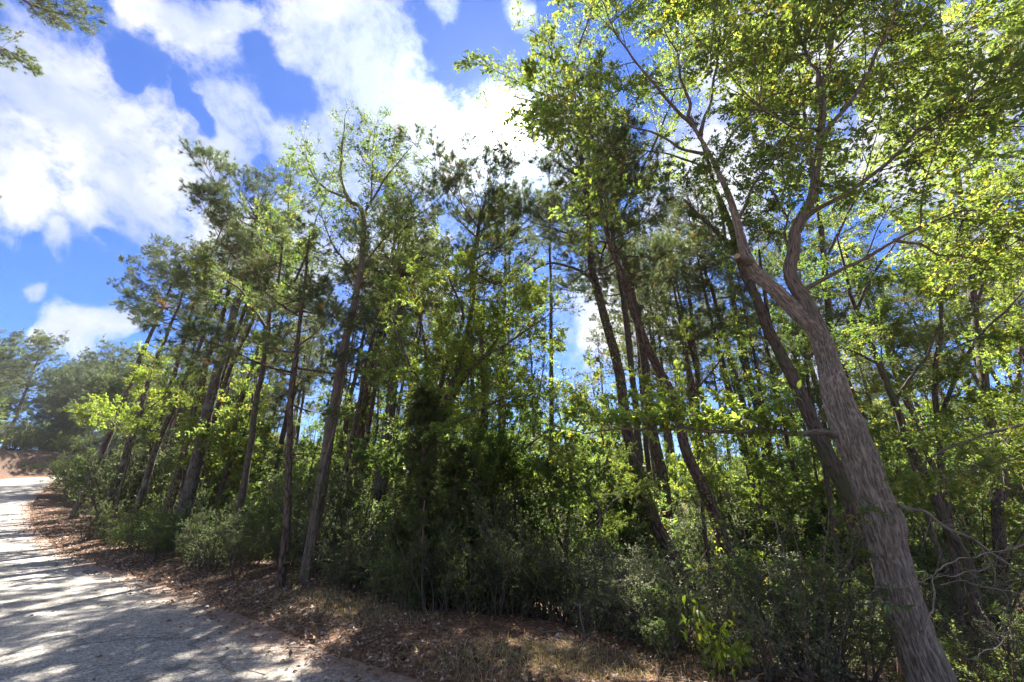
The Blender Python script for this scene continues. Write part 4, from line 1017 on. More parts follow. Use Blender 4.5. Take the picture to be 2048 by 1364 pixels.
hardwood([[(2240, 1150, 6.4), (2220, 900, 6.2), (2200, 650, 6.0), (2180, 400, 5.8), (2150, 200, 5.8)],
          [(2215, 820, 6.1), (2120, 830, 5.2), (2040, 850, 4.6), (1960, 872, 4.3), (1890, 900, 4.1), (1845, 925, 4.0)],
          [(2218, 880, 6.1), (2120, 880, 5.4), (2040, 905, 4.9), (1970, 930, 4.6), (1920, 950, 4.5)],
          [(2200, 650, 6.0), (2100, 520, 5.6), (2000, 460, 5.6), (1900, 430, 5.8), (1830, 420, 6)],
          [(2190, 560, 6.0), (2080, 440, 6.6), (1990, 400, 7), (1900, 380, 7)],
          [(2170, 400, 6), (2080, 330, 6), (1980, 300, 6.2)]], 6, [.12, .03, .03, .04, .04, .04],
         'broad-leaved tree just outside the right edge, its leafy boughs hanging into view', group=G_R, bark=BARK_ELM, leaf=LEAF_ELM,
         b_per_m=4.2, blen=.9, lsize=.088, lwid=.62, per1=5, per2=2, leaf_per=6, s0=.3, flat=.75, detail=2, up=0)
hardwood([[(1990, 1230), (2000, 1100), (2010, 950), (2030, 800), (2040, 650), (2030, 520)], [(2010, 930), (1960, 860), (1920, 800)], [(2030, 780), (1990, 700), (1940, 640)]], 11, [.08, .03, .03],
         'tall yellowing sapling behind the hanging boughs at the right edge', 'sapling', 'sapling', G_R, BARK_DARK, LEAF_YELLOW, b_per_m=3.6, blen=1.5, lsize=.07, per1=5, per2=4, leaf_per=6, s0=.25, flat=.7)
hardwood([[(2010, 1250), (1990, 950), (1960, 700), (1930, 450), (1900, 250), (1880, 50), (1870, -120)], [(1950, 620), (2000, 450), (2060, 300)], [(1915, 350), (1830, 200), (1770, 80)], [(1900, 250), (1980, 120), (2040, 20)]], 10.5, [.12, .05, .05, .05],
         'tall leafy tree whose fine leaves fill the top right corner behind the big limbs', group=G_R, bark=BARK_DARK, leaf=LEAF_ELM, b_per_m=3.0, blen=2.0, s0=.35, flat=.75, rend=.02, up=.05)
hardwood([[(1700, 1150), (1690, 900), (1660, 650), (1640, 450), (1610, 250), (1590, 60), (1580, -100)], [(1650, 520), (1720, 380), (1780, 260)], [(1620, 300), (1540, 180), (1480, 80)]], 11.5, [.12, .05, .05],
         'tall leafy tree behind the fork of the large leaning hardwood', group=G_R, bark=BARK_DARK, leaf=LEAF_ELM, b_per_m=2.8, blen=2.0, s0=.4, flat=.75, rend=.02, up=.05)
hardwood([[(1290, 1100), (1270, 800), (1240, 560), (1210, 380), (1170, 220), (1120, 110), (1060, 60)], [(1225, 470), (1290, 330), (1350, 180), (1380, 40)], [(1180, 260), (1090, 210), (1010, 190)], [(1140, 140), (1180, 30), (1200, -60)]], 11.5, [.11, .05, .04, .04],
         'tall leafy hardwood right beside the sun, its top fraying out over the sky', group=G_R, bark=BARK_DARK, leaf=LEAF_ELM, kind='airy', b_per_m=6, blen=1.9, s0=.45, flat=.4, rend=.02, up=.2)
# understory saplings, centre
hardwood([[(1180, 1120), (1200, 1030), (1170, 980), (1140, 930), (1110, 900)], [(1190, 1050), (1230, 1000), (1270, 985)], [(1165, 975), (1200, 935), (1230, 920)]], 7.4, [.03, .015, .015],
         'low bright yellow-green sapling with layered sprays, centre right above the shrubs', 'sapling', 'sapling', G_S, BARK_DARK, LEAF_YELLOW, b_per_m=7, blen=.75, lsize=.06, per1=5, per2=3, leaf_per=6, s0=.35, flat=.85, up=0)
hardwood([[(1040, 1180), (1030, 1000), (1050, 880), (1080, 780), (1090, 700)], [(1045, 900), (1110, 850), (1160, 820)], [(1035, 960), (980, 900), (950, 860)]], 10.5, [.05, .03, .03],
         'yellow-green sapling filling the gap right of the multi-stemmed tree', 'sapling', 'sapling', G_S, BARK_DARK, LEAF_YELLOW, b_per_m=4, blen=1.2, lsize=.07, per1=5, per2=4, leaf_per=6, s0=.3, flat=.7, up=.05)
hardwood([[(1000, 1180), (985, 1060), (950, 960), (940, 900)], [(985, 1050), (1040, 1000), (1080, 980)]], 9.2, [.04, .02],
         'small green sapling right of the dark cedar', 'sapling', 'sapling', G_S, BARK_DARK, LEAF_MID, b_per_m=6, blen=.9, lsize=.06, per1=5, per2=4, leaf_per=6, s0=.3, flat=.7)
hardwood([[(1420, 1150), (1400, 950), (1390, 800), (1370, 700), (1350, 640)], [(1395, 850), (1350, 800), (1310, 770)], [(1390, 780), (1440, 720), (1460, 660)]], 10.5, [.06, .03, .03],
         'yellow-green sapling behind the strongly left-leaning slender pine', 'sapling', 'sapling', G_S, BARK_DARK, LEAF_YELLOW, b_per_m=3.5, blen=1.2, lsize=.07, per1=5, per2=4, leaf_per=5, s0=.3, flat=.7)
hardwood([[(1680, 1150), (1660, 1000), (1630, 850), (1610, 700), (1600, 560), (1590, 450)], [(1640, 900), (1580, 830), (1530, 800)], [(1615, 720), (1680, 640), (1720, 580)], [(1605, 600), (1560, 500), (1530, 440)]], 10, [.08, .03, .04, .03],
         'leafy green tree filling the space behind the large leaning hardwood', group=G_R, bark=BARK_DARK, leaf=LEAF_MID, b_per_m=3.2, blen=1.4, lsize=.07, per1=5, per2=4, leaf_per=6, s0=.3, flat=.7)

# ------------------------------------------------------------------ pine out of frame at upper left, boughs in view
def bough_pine():
    t = thing('pine_tree', 'near pine whose needle boughs hang into the top left corner', 'pine tree', tuple(np.array([-17.5, 6.5, hz(-17.5, 6.5) - .2])), 'tall pines along the edge of the wood')
    off = np.array(t.location, dtype=np.float32); tr, cr = MB(), MB()
    P = np.array([[-17.5, 6.5, 0], [-17.4, 6.5, 5], [-17.2, 6.4, 10], [-17.2, 6.4, 16]]); S = smooth_path(P, 5); tube(tr, S, np.linspace(.22, .08, len(S)), 12, .02)
    boughs = [([-17.3, 6.4, 12.6], (-60, 0, 6.6), (20, -8, 6.6), (75, 14, 6.6), (135, 32, 6.6)), ([-17.3, 6.4, 11.2], (-120, 60, 6.4), (-60, 60, 6.4), (-22, 76, 6.4)), ([-17.3, 6.4, 13.2], (-40, -30, 6.6), (50, -25, 6.6), (120, -8, 6.6)),
              ([-17.3, 6.4, 8.6], (-250, 430, 6.6), (-190, 425, 6.6), (-122, 432, 6.6)), ([-17.3, 6.4, 7.6], (-250, 490, 6.6), (-190, 500, 6.6), (-128, 512, 6.6)), ([-17.3, 6.4, 9.2], (-250, 370, 6.6), (-190, 378, 6.6), (-132, 386, 6.6))]
    for b in boughs:
        P = smooth_path(np.array([b[0]] + [W(*p) for p in b[1:]]), 5); tube(tr, P, np.linspace(.05, .006, len(P)), 7, .03)
        ss_ = np.concatenate([rng.uniform(.62, .99, 9), [1.0]]); qq, TT, _ = along(P, ss_); d = side_dirs(TT, np.concatenate([rng.uniform(.35, .9, 9), [.05]]), .5) - [0, 0, .12]
        put_boughs(t, off, 'pine', qq, d, rng.uniform(.30, .62, 10), NEEDLE, 'bough')
    tr2, B3 = pine_parts(np.array([[-17.2, 6.4, 8], [-17.2, 6.4, 12], [-17.3, 6.4, 17]]), .1, cs=.3, limb=2.0, nlimb=22, bias=(-.9, -.2, 0))
    put_boughs(t, off, 'pine', *B3, NEEDLE, 'bough')
    for a, b2 in ((tr, tr2),):
        for k in (3, 4): a.f[k] += [f + a.n for f in b2.f[k]]
        a.v += b2.v; a.a += b2.a; a.n += b2.n
    for m in (tr, cr): m.v = [v - off for v in m.v]
    link('trunk', tr.mesh('trunk', BARK_PINE, 'bk'), t); link('crown', cr.mesh('crown', NEEDLE, 'v'), t)
bough_pine()

# ------------------------------------------------------------------ pines and woods behind the road bend
G_BP = 'pines standing deep in the wood'; G_BH = 'leafy hardwoods filling the wood behind'; G_B = 'pines on the clay bank beyond the road bend'
def merged_pine(h, cs, limb, n, r, el0=-8, name='background_pine', needle=None, sgn=1, bark=None):
    P = np.array([[0, 0, -.3], [.2, .1, h * .35], [.5, -.1, h * .7], [.6, .1, h]]) * np.array([sgn, 1, 1])
    tr, B = pine_parts(P, r, cs=cs, limb=limb, nlimb=n, sides=8, el0=el0, dead=9); cr = MB(); tw = MB()
    merge_boughs(tr, cr, 'pine_lite', *B)
    return fin_tree(name, '', 'pine tree', tr, cr, (0, 0, 0), bark or BARK_PINE, needle or NEEDLE)
bushy = [merged_pine(12, .04, 3.6, 84, .22, -15, 'bank_pine', NEEDLE_SOFT, 1, BARK_PINE_GREY), merged_pine(14, .5, 3.8, 34, .22, 5, 'bank_pine', NEEDLE_SOFT, -1, BARK_PINE_GREY)]
used = [False, False]
for k, x, y, sc, rz, lab in [(0, -97, 70, 1.7, 0, 'big dense pine on the bank at the far left edge'), (1, -84, 68, 1.3, 1, 'flat-crowned pine leaning over the road bend'), (0, -90, 80, 1.5, 2, 'dense pine behind the big pine on the far left bank'),
                         (1, -78, 78, 1.2, 3, 'open-crowned pine behind the flat-crowned one'), (0, -80, 86, 1.4, 4, 'dense pine above the bare clay bank'), (0, -70, 84, 1.3, 5, 'round bushy pine above the right end of the clay bank'),
                         (0, -60, 90, 1.4, 1, 'bushy pine beyond the hidden stretch of road'), (0, -49, 62, 1.2, 2, 'broad low pine with boughs sweeping above the far road'), (0, -43, 52, 1.1, 3, 'dark low pine nearest the bend inside the curve'), (0, -37, 44, 1.0, 4, 'bushy young pine inside the curve of the road'),
                         (0, -52, 70, 1.25, 0, 'low pine behind the broad sweeping one'), (0, -32, 40, 1.0, 5, 'bushy pine behind the leftmost tall pine'), (0, -106, 78, 1.5, 3, 'dense pine cut by the left edge of the picture'), (0, -70, 96, 1.2, 3, 'tall bushy pine on the skyline past the bend'), (0, -27, 36, .9, 2, 'bushy pine in the gap right of the leftmost tall pine'),
                         (0, -44, 64, 1.2, 3, 'bushy pine filling the skyline behind the curve'), (0, -36, 56, .9, 1, 'bushy pine deep inside the road curve')]:
    loc = (x, y, hz(x, y) - .1)
    if not used[k]: o = bushy[k]; o.location = loc; o.rotation_euler = (0, 0, rz); o.scale = (sc, sc, sc); o['label'] = lab; o['group'] = G_B; used[k] = True
    else: copy_thing(bushy[k], loc, rz, sc, lab, G_B)

# ------------------------------------------------------------------ background copies
def place_ok(x, y, m=1.5):
    _, t, u, _ = terrain(np.array([x]), np.array([y])); return t[0] > m and u[0] < -m
bank_occ = []
protos = [merged_pine([21, 24, 19, 22][k], [.55, .6, .45, .62][k], [2.5, 2.3, 2.6, 2.2][k], 20, .17, -5, sgn=1 if k % 2 else -1) for k in range(4)]
hprotos = []
for k in range(4):
    h = [7, 10, 6, 8.5][k]
    S = [np.array([[0, 0, -.3], [.2, 0, h * .3], [.1, .3, h * .65], [.4, .2, h]]), np.array([[.2, 0, h * .3], [.9, .3, h * .5], [1.5, .5, h * .75]]), np.array([[.15, 0, h * .2], [-.6, .4, h * .4], [-1.1, .2, h * .65]])]
    tr, B = hard_parts(S, [.09, .04, .04], b_per_m=3.4, blen=1.8, s0=.1, flat=.7, up=.05); cr = MB(); merge_boughs(tr, cr, 'leaf_lite', *B)
    hprotos.append(fin_tree('background_hardwood', '', 'tree', tr, cr, (0, 0, 0), BARK_DARK, [LEAF_MID, LEAF_ELM, LEAF_MID, LEAF_MID][k]))

def scatter(protos, n, y0, y1, label, group, hmax=None, grow=0, sc=(.8, 1.15), spread=1.45, mind=2.0, power=1.0, reject=None, occ=None):
    pts = [] if occ is None else occ; used = [False] * len(protos); c = 0; tries = 0
    while c < n and tries < n * 60:
        tries += 1
        y = y0 + (y1 - y0) * rng.uniform() ** power; x = rng.uniform(-1, 1) * y * spread
        if not place_ok(x, y, 2.0): continue
        if any((x - a) ** 2 + (y - b) ** 2 < mind ** 2 for a, b in pts): continue
        if reject and reject(x, y): continue
        pts.append((x, y)); k = c % len(protos); s = rng.uniform(*sc) * (1 + grow * max(0, y - 18) / 20); s = min(s, y * hmax[0] * rng.uniform(.85, 1.0) / hmax[1]) if hmax else s; loc = (x, y, hz(x, y)); rz = rng.uniform(0, 6.28)
        if not used[k]:
            o = protos[k]; o['group'] = group; o.location = loc; o.rotation_euler = (0, 0, rz); o.scale = (s, s, s); o['label'] = label; used[k] = True
        else: copy_thing(protos[k], loc, rz, s, label, group)
        c += 1
    return pts
def px_of(x, y, z):
    c, s = math.cos(PITCH), math.sin(PITCH); f = y * c + (z - CAMZ) * s; u = -y * s + (z - CAMZ) * c; return 1024 + x / f * FPX, 682 - u / f * FPX
rej = lambda x, y: False or (1140 < px_of(x, y, 4)[0] < 1230 and y < 40) or px_of(x, y, 5)[0] < 300
G_BP2 = 'pines in the first rows behind the edge trees'
def lab_scatter(protos, n, y0, y1, what, group, **kw):
    """copies whose label says in which stretch and how deep they stand"""
    before = set(o.name for o in col.objects); scatter(protos, n, y0, y1, '', group, **kw)
    for o in [o for o in col.objects if o.name not in before or o in protos]:
        if o.parent or 'category' not in o: continue
        px = px_of(o.location.x, o.location.y, 3)[0]; d = o.location.y
        o['label'] = what % ('just behind' if d < 22 else ('well behind' if d < 36 else 'far behind'), 'the left thicket' if px < 560 else ('the forked pale tree' if px < 760 else ('the dark cedar' if px < 1000 else ('the leaning pair of pines' if px < 1420 else 'the large leaning hardwood'))))
n0 = 0
for k in range(600):
    if n0 >= 20: break
    i = rng.integers(60, 146); q = PR[i]; T = nrm(PR[i + 1] - PR[i - 1]); tt = rng.uniform(2.5, 13); x, y = q[0] + T[1] * tt, q[1] - T[0] * tt
    if not (-60 < x < -17 and y > 20) or not place_ok(x, y, 3.0) or px_of(x, y, 4)[0] < 165: continue
    pxx = px_of(x, y, 4)[0]; hm = y * (.30 if pxx < 215 else .55)
    if any((x - a) ** 2 + (y - b) ** 2 < 5 for a, b in bank_occ): continue
    bank_occ.append((x, y)); src = [bushy[0] if tt > 7 else protos[1], bushy[1], protos[0], protos[3]][n0 % 4]; h0 = [12 if tt > 7 else 24, 14, 21, 22][n0 % 4]; sc = min(hm, 15) / h0 * rng.uniform(.85, 1.0)
    if n0 % 4 > 1: src['group'] = 'pines standing deep in the wood'
    o = copy_thing(src, (x, y, hz(x, y) - .1), rng.uniform(0, 6.28), sc, ['bushy', 'open-crowned', 'slender', 'thin-topped'][n0 % 4] + ' pine lining the inside of the far curve, ' + ('near end' if y < 32 else ('midway' if y < 46 else 'far end')), 'pines lining the inside of the far curve'); n0 += 1
for k in range(14):
    x = rng.uniform(-112, -62); y = rng.uniform(66, 100)
    if terrain(np.array([x]), np.array([y]))[2][0] < 5: continue
    copy_thing(bushy[k % 2], (x, y, hz(x, y) - .2), rng.uniform(0, 6.28), rng.uniform(1.1, 1.5), 'dense pine in the stand on top of the far bank', 'pines in the stand on the far bank')
scatter_occ = []
lab_scatter(protos, 120, 13, 55, 'slender dark pine pole %s %s', G_BP, mind=1.6, reject=rej, sc=(.8, 1.05), hmax=(.95, 22), occ=scatter_occ)
lab_scatter(hprotos, 175, 9.5, 60, 'leafy understory tree %s %s', G_BH, mind=1.25, sc=(.55, .95), grow=.35, reject=lambda x, y: px_of(x, y, 4)[0] < 300 or (px_of(x, y, 3)[0] < 640 and y < 17 and rng.uniform() < .75))

# ------------------------------------------------------------------ shrubs
def make_shrub(h, w, mat, label, group, **kw):
    tr, cr = shrub_parts(h, w, **kw); t = fin_tree('shrub', label, 'shrub', tr, cr, (0, 0, 0), TWIG, mat, group, 'foliage'); t.children[0].name = 'stems'; return t
G_TH = 'dark shrubs of the thicket along the verge'
G_GL = 'glossy small-leaved shrubs under the right-hand trees'
dark = [make_shrub([2.3, 1.9, 2.6][_], [1.5, 1.7, 1.2][_], [LEAF_DARK, LEAF_MID, LEAF_DARK][_], '', G_TH, n_stem=[15, 12, 10][_], lsize=[.046, .065, .034][_], leaf_per=[11, 8, 12][_], per1=9, per2=6) for _ in range(3)]
gloss = [make_shrub(1.9, [1.3, 1.0, 1.5][_], [LEAF_GLOSS, LEAF_MID, LEAF_GLOSS][_], '', G_GL, n_stem=[12, 9, 10][_], lsize=[.034, .042, .030][_], leaf_per=[12, 10, 13][_], per1=9, per2=7) for _ in range(3)]
cnt = [0, 0]
def put_shrub(which, px, D, s, label, group=None, rz=None, sq=1.0):
    pr = dark if which == 0 else gloss; x = (px - 1024) / 1.0
    f = D * math.cos(PITCH) - .59; x = (px - 1024) / FPX * f
    k = cnt[which] % 3; loc = (x, D, hz(x, D) - .02); rz = rng.uniform(0, 6.28) if rz is None else rz; sc = (s, s, s * sq)
    if cnt[which] < 3: o = pr[k]; o.location = loc; o.rotation_euler = (0, 0, rz); o.scale = sc; o['label'] = label
    else: o = copy_thing(pr[k], loc, rz, sc, label, None)
    o['group'] = group or (G_TH if which == 0 else G_GL); cnt[which] += 1; return o
# glossy shrubs with labels of their own
put_shrub(1, 720, 8.6, .85, 'pale sunlit glossy shrub right of the forked pale tree')
put_shrub(1, 770, 8.9, .75, 'sunlit glossy shrub between the forked pale tree and the dark cedar')
put_shrub(1, 1330, 6.7, .82, 'large pale twiggy shrub left of the lime-leaved bush')
put_shrub(1, 1225, 7.2, .85, 'glossy shrub in front of the layered yellow-green sapling')
put_shrub(1, 1610, 5.0, .95, 'glossy small-leaved shrub in front, between the lime bush and the big trunk')
put_shrub(1, 1680, 6.2, .8, 'glossy shrub in shade just left of the big trunk')
put_shrub(1, 1590, 6.6, 1.1, 'tallest glossy shrub, rising behind the front shrub left of the big trunk')
put_shrub(1, 1450, 5.2, .6, 'low glossy shrub around the lime-leaved bush')
put_shrub(1, 1960, 5.2, .7, 'small pale shrub at the foot of the dead limb at right')
put_shrub(1, 1340, 5.6, .6, 'low tangled shrub at the bottom edge left of the lime bush')
for px, D, s in [(1130, 7.6, .7), (1180, 6.8, .6), (1290, 8.8, .95), (1650, 8.4, 1.0), (1850, 9, 1.0), (2000, 8.5, .9), (1940, 7, .6), (1360, 10.5, 1.1)]:
    put_shrub(1, px, D, s, 'small-leaved shrub of the shaded mass under the right-hand trees')
for px, D, s in [(1270, 5.9, .55), (1330, 5.1, .38), (1540, 4.5, .5), (1640, 4.4, .55), (1720, 4.6, .6), (1250, 6.4, .6), (1180, 6.2, .4), (2010, 4.6, .5)]:
    put_shrub(1, px, D, s, 'small glossy shrub in the front row')
# thicket along the left verge
for k, (x, y) in enumerate([(p[0], p[1]) for p in PR if -40 < p[0] < -4.2][::1]):
    pass
occ = []
def thicket(n, tmin, tmax, xr, s, label, which=0, seedx=None, md=.9):
    c = 0; tries = 0
    while c < n and tries < 4000:
        tries += 1; i = rng.integers(0, len(PR) - 1); f = rng.uniform(); q = PR[i] * (1 - f) + PR[i + 1] * f
        if not (xr[0] < q[0] < xr[1]): continue
        T = nrm(PR[i + 1] - PR[i]); nv = np.array([T[1], -T[0]])
        tt = rng.uniform(tmin, tmax); x, y = q[0] + nv[0] * tt, q[1] + nv[1] * tt
        t_ = terrain(np.array([x]), np.array([y]))[1][0]
        if t_ < tmin * .8: continue
        if 500 < px_of(x, y, .5)[0] < 665 and y < 9.6: continue
        if any((x - a) ** 2 + (y - b) ** 2 < md ** 2 for a, b in occ): continue
        f_ = y * math.cos(PITCH) - CAMZ * math.sin(PITCH)
        px = 1024 + x / f_ * FPX
        put_shrub(which, px, y, rng.uniform(*s), label); occ.append((x, y)); c += 1
thicket(34, .75, 2.2, (-17, -3.9), (.35, .75), 'dark shrub in the front row of the thicket beside the leaf-strewn verge')
thicket(52, 2.6, 8.5, (-20, -2), (.65, 1.3), 'taller dark shrub in the back rows of the left thicket')
thicket(34, 1.3, 7, (-62, -16), (1.3, 2.4), 'dark shrub of the thicket inside the far road curve', md=1.6)
def bank_shrubs():
    for k in range(60):
        i = rng.integers(86, 158); q = PL[i]; T = nrm(PL[min(i + 1, 159)] - PL[i - 1]); nv = -np.array([T[1], -T[0]]); uu = rng.uniform(3.6, 9); x, y = q[0] + nv[0] * uu, q[1] + nv[1] * uu
        if y < 36: continue
        f = y * math.cos(PITCH) - .59; put_shrub(0, 1024 + x / f * FPX, y, rng.uniform(1.8, 3.4), 'dark shrub on the crest of the bare clay bank', 'shrubs along the crest of the clay bank')
bank_shrubs()
for k in range(36):
    D = rng.uniform(10.5, 18); px = rng.uniform(1020, 2040)
    put_shrub(0, px, D, rng.uniform(.8, 1.5), 'dark shrub in the shaded understory behind the glossy shrubs', 'dark shrubs filling the understory at right')
for px, D, s in [(775, 7.6, .42), (815, 7.0, .5), (860, 6.9, .55), (905, 6.9, .5), (945, 7.0, .55), (990, 7.0, .5), (1035, 7.2, .55), (1080, 7.4, .55), (1120, 7.0, .5), (870, 8.0, .55), (930, 8.2, .6), (985, 8.6, .7), (1040, 9.0, .75), (900, 9.4, .9), (960, 10, 1.0), (1080, 9.8, 1.0), (820, 8.6, .6), (700, 10, 1.1), (650, 10.4, 1.2), (760, 10.6, 1.1), (1020, 11, 1.2), (1150, 11, 1.3), (840, 11, 1.2)]:
    put_shrub(0, px, D, s, 'dark low shrub in the shade around the cedars')

# ------------------------------------------------------------------ lime-leaved bush
def lime_bush():
    x0 = (1455 - 1024) / FPX * (4.55 * math.cos(PITCH) - .59); b = np.array([x0, 4.55, hz(x0, 4.55)])
    t = thing('lime_bush', 'low bush with large drooping lime-green leaves at the bottom edge', 'bush', tuple(b))
    tr = MB(); n = 13; az = rng.uniform(0, 6.28, n); d = np.stack([np.cos(az) * .35, np.sin(az) * .35, np.ones(n)], 1)
    C = spawn(np.tile([0, 0, -.1], (n, 1)) + np.stack([np.cos(az), np.sin(az), 0 * az], 1) * .05, d, rng.uniform(.3, .72, n), 6, .4, 0, .08)
    polyprisms(tr, C, .005, .002); B, BL = children(C, np.full(n, .34), 4, (.3, 1), (.5, 1), (.3, .7), .4, 4, -.3, .1, .1); polyprisms(tr, B, .002, .0015)
    link('stems', tr.mesh('stems', TWIG, 'bk'), t)
    one = MB(); leaves(one, np.zeros((1, 3)), np.array([[1.0, 0, 0]]), np.array([[0, 0, 1.0]]), .10, .40, np.array([.45]), .22, 2); lm = one.mesh('leaf', LEAF_LIME, 'v')
    one = MB(); leaves(one, np.zeros((1, 3)), np.array([[1.0, 0, 0]]), np.array([[0, 0, 1.0]]), .09, .42, np.array([.95]), .22, 2); lm2 = one.mesh('leaf', LEAF_LIME, 'v')
    Q = np.concatenate([B.reshape(-1, 3), C[:, 2:].reshape(-1, 3)]); rng.shuffle(Q)
    for k in range(min(250, len(Q))):
        o = link('leaf', lm if rng.uniform() < .75 else lm2, t); o.location = Q[k] + rng.normal(0, .02, 3)
        o.rotation_euler = (rng.normal(0, .5), rng.uniform(.35, 1.25), rng.uniform(0, 6.28)); o.scale = [rng.uniform(.6, 1.15)] * 3
lime_bush()

# ------------------------------------------------------------------ vines, dead sticks
def stick(name, label, cat, pts, r0, r1, mat, D=5, group=None, ext=True):
    P = px_path(pts, D)
    if ext: P = grounded(P, .05)
    S = smooth_path(P, 9); mb = MB(); base = S[0].copy(); m_ = len(S)
    S[1:] += np.stack([vnoise(S[1:] * 9), vnoise(S[1:] * 9 + 9), vnoise(S[1:] * 9 + 17)], 1) * .022 + rng.normal(0, .003, (m_ - 1, 3))
    tube(mb, S - base, np.linspace(r0, r1, m_) * (1 + .18 * vnoise(S * 30)), 7, .06)
    if name == 'dead_branch':
        lg = np.sum(np.linalg.norm(np.diff(S, axis=0), axis=1)); q, T, _ = along(S, rng.uniform(.15, .98, max(3, int(lg * 6)))); n_ = len(q)
        C = spawn(q - base, side_dirs(T, rng.uniform(.4, 1.1, n_), .3), rng.uniform(.05, .32, n_), 5, .5, .05, .22); polyprisms(mb, C, r1 * .55, .0012)
        B, _l = children(C, np.full(n_, .16), 2, (.3, 1), (.4, 1), (.3, .8), .3, 3, 0, .2, .03); polyprisms(mb, B, r1 * .3, .001)
    o = link(name, mb.mesh(name, mat, 'bk')); o.location = base
    o['label'] = label; o['category'] = cat
    if group: o['group'] = group
    return o
stick('vine', 'reddish woody vine hanging left of the large leaning trunk', 'vine', [(1800, 1360), (1782, 1260), (1770, 1222), (1748, 1160), (1738, 1110), (1722, 1075), (1712, 1040), (1713, 990), (1700, 950)], .018, .009, BARK_CEDAR, 5.1)
stick('vine', 'thin vine looping down beside the dark leaning pine right of centre', 'vine', [(1270, 900), (1235, 760), (1222, 690), (1212, 640), (1206, 600)], .012, .008, BARK_DARK, 9.3)
stick('dead_branch', 'curved grey dead branch arching across the large trunk', 'dead branch', [(1838, 1262, 3.9), (1852, 1240, 3.85), (1866, 1210, 3.8), (1866, 1160, 3.8), (1885, 1135, 3.8), (1930, 1120, 3.8), (1990, 1102, 3.8), (2070, 1080, 3.8)], .008, .0035, DEADWOOD, ext=False)
stick('dead_branch', 'long thin grey twig crossing the large trunk from left to right', 'dead branch', [(1672, 1158, 3.9), (1710, 1162, 3.9), (1745, 1173, 3.85), (1785, 1180, 3.8), (1830, 1170, 3.8), (1866, 1158, 3.8), (1920, 1148, 3.8), (2005, 1130, 3.8)], .0025, .005, DEADWOOD, ext=False)
stick('dead_branch', 'bowed dead twig right of the large trunk near the bottom', 'dead branch', [(1900, 1310, 4.1), (1950, 1318, 4.0), (1980, 1300, 4.0), (2008, 1265, 4.0), (2012, 1200, 4.0), (2000, 1160, 4.0)], .004, .0025, DEADWOOD, ext=False)
stick('dead_branch', 'grey dead branch forking into the right edge, below the dead limb', 'dead branch', [(1880, 1170, 3.9), (1925, 1162, 3.9), (1980, 1175, 3.9), (2070, 1195, 3.9)], .006, .0035, DEADWOOD, ext=False)
stick('dead_branch', 'pale bare stem inside the glossy shrub left of the big trunk', 'dead branch', [(1640, 1364), (1610, 1290), (1585, 1200), (1572, 1130), (1560, 1080), (1552, 1040)], .012, .008, DEADWOOD, 5.2)
stick('dead_branch', 'thin pale dead stick leaning at the edge of the cedar', 'dead branch', [(832, 1250), (838, 1150), (845, 1060), (850, 1000)], .016, .01, BARK_CEDAR, 7.2)
stick('dead_branch', 'pale curved bare twig behind the left-leaning slender pine', 'dead branch', [(1500, 1100), (1470, 1020), (1430, 950), (1404, 940), (1430, 915), (1470, 905)], .008, .004, DEADWOOD, 7.6, ext=False)
stick('dead_branch', 'tall bare stick standing in the litter at the bottom centre', 'dead branch', [(1190, 1364), (1180, 1310), (1165, 1250), (1158, 1210)], .009, .006, DEADWOOD, 5.6)
stick('dead_branch', 'short bare stick crossing left of the tall bare stick', 'dead branch', [(1105, 1345), (1130, 1310), (1165, 1280), (1195, 1262)], .007, .004, DEADWOOD, 5.6, ext=False)
stick('dead_branch', 'thin bare stick leaning in the left thicket', 'dead branch', [(262, 1085), (260, 1060), (257, 1035)], .012, .008, TWIG, 12.5)
stick('dead_branch', 'pale stick slanting out of the thicket over the verge', 'dead branch', [(372, 1150), (390, 1110), (410, 1075)], .012, .006, DEADWOOD, 9.8)
# creeper leaves up two trunks
def creeper(label, pts, D, n, sz, r, mat):
    P = smooth_path(px_path(pts, D), 6); base = P[0].copy(); mb = MB(); tube(mb, P - base, np.linspace(.006, .003, len(P)), 5)
    t = thing('creeper', label, 'creeper', tuple(base)); link('stem', mb.mesh('stem', TWIG, 'bk'), t)
    s = rng.uniform(0, 1, n) ; q, T, _ = along(P, s); q = q - base + runit(n) * r; cr = MB()
    leaves(cr, q, runit(n) * np.array([1, 1, .5]), nrm(runit(n) + [0, -.6, .5]), sz * rng.uniform(.6, 1.2, n), .7, rng.uniform(.4, 1, n), .2, 1); link('leaves', cr.mesh('leaves', mat, 'v'), t)
creeper('yellow creeper leaves climbing the strongly left-leaning slender pine', [(1485, 1230), (1450, 1130), (1425, 1040), (1395, 960)], 8.4, 130, .07, .12, LEAF_YELLOW)
creeper('green creeper wrapping the straight grey pine', [(1500, 760), (1480, 660), (1465, 580), (1452, 500)], 15.2, 500, .11, .38, LEAF_YELLOW)
creeper('leafy creeper on the dark leaning pine with the arching limb', [(1255, 820), (1235, 730), (1215, 640), (1195, 560)], 9.6, 300, .07, .22, LEAF_YELLOW)
creeper('dark creeper on the vine-grown pine at left', [(345, 1000), (375, 880), (400, 790), (420, 710), (440, 640)], 15.8, 900, .075, .26, LEAF_DARK)

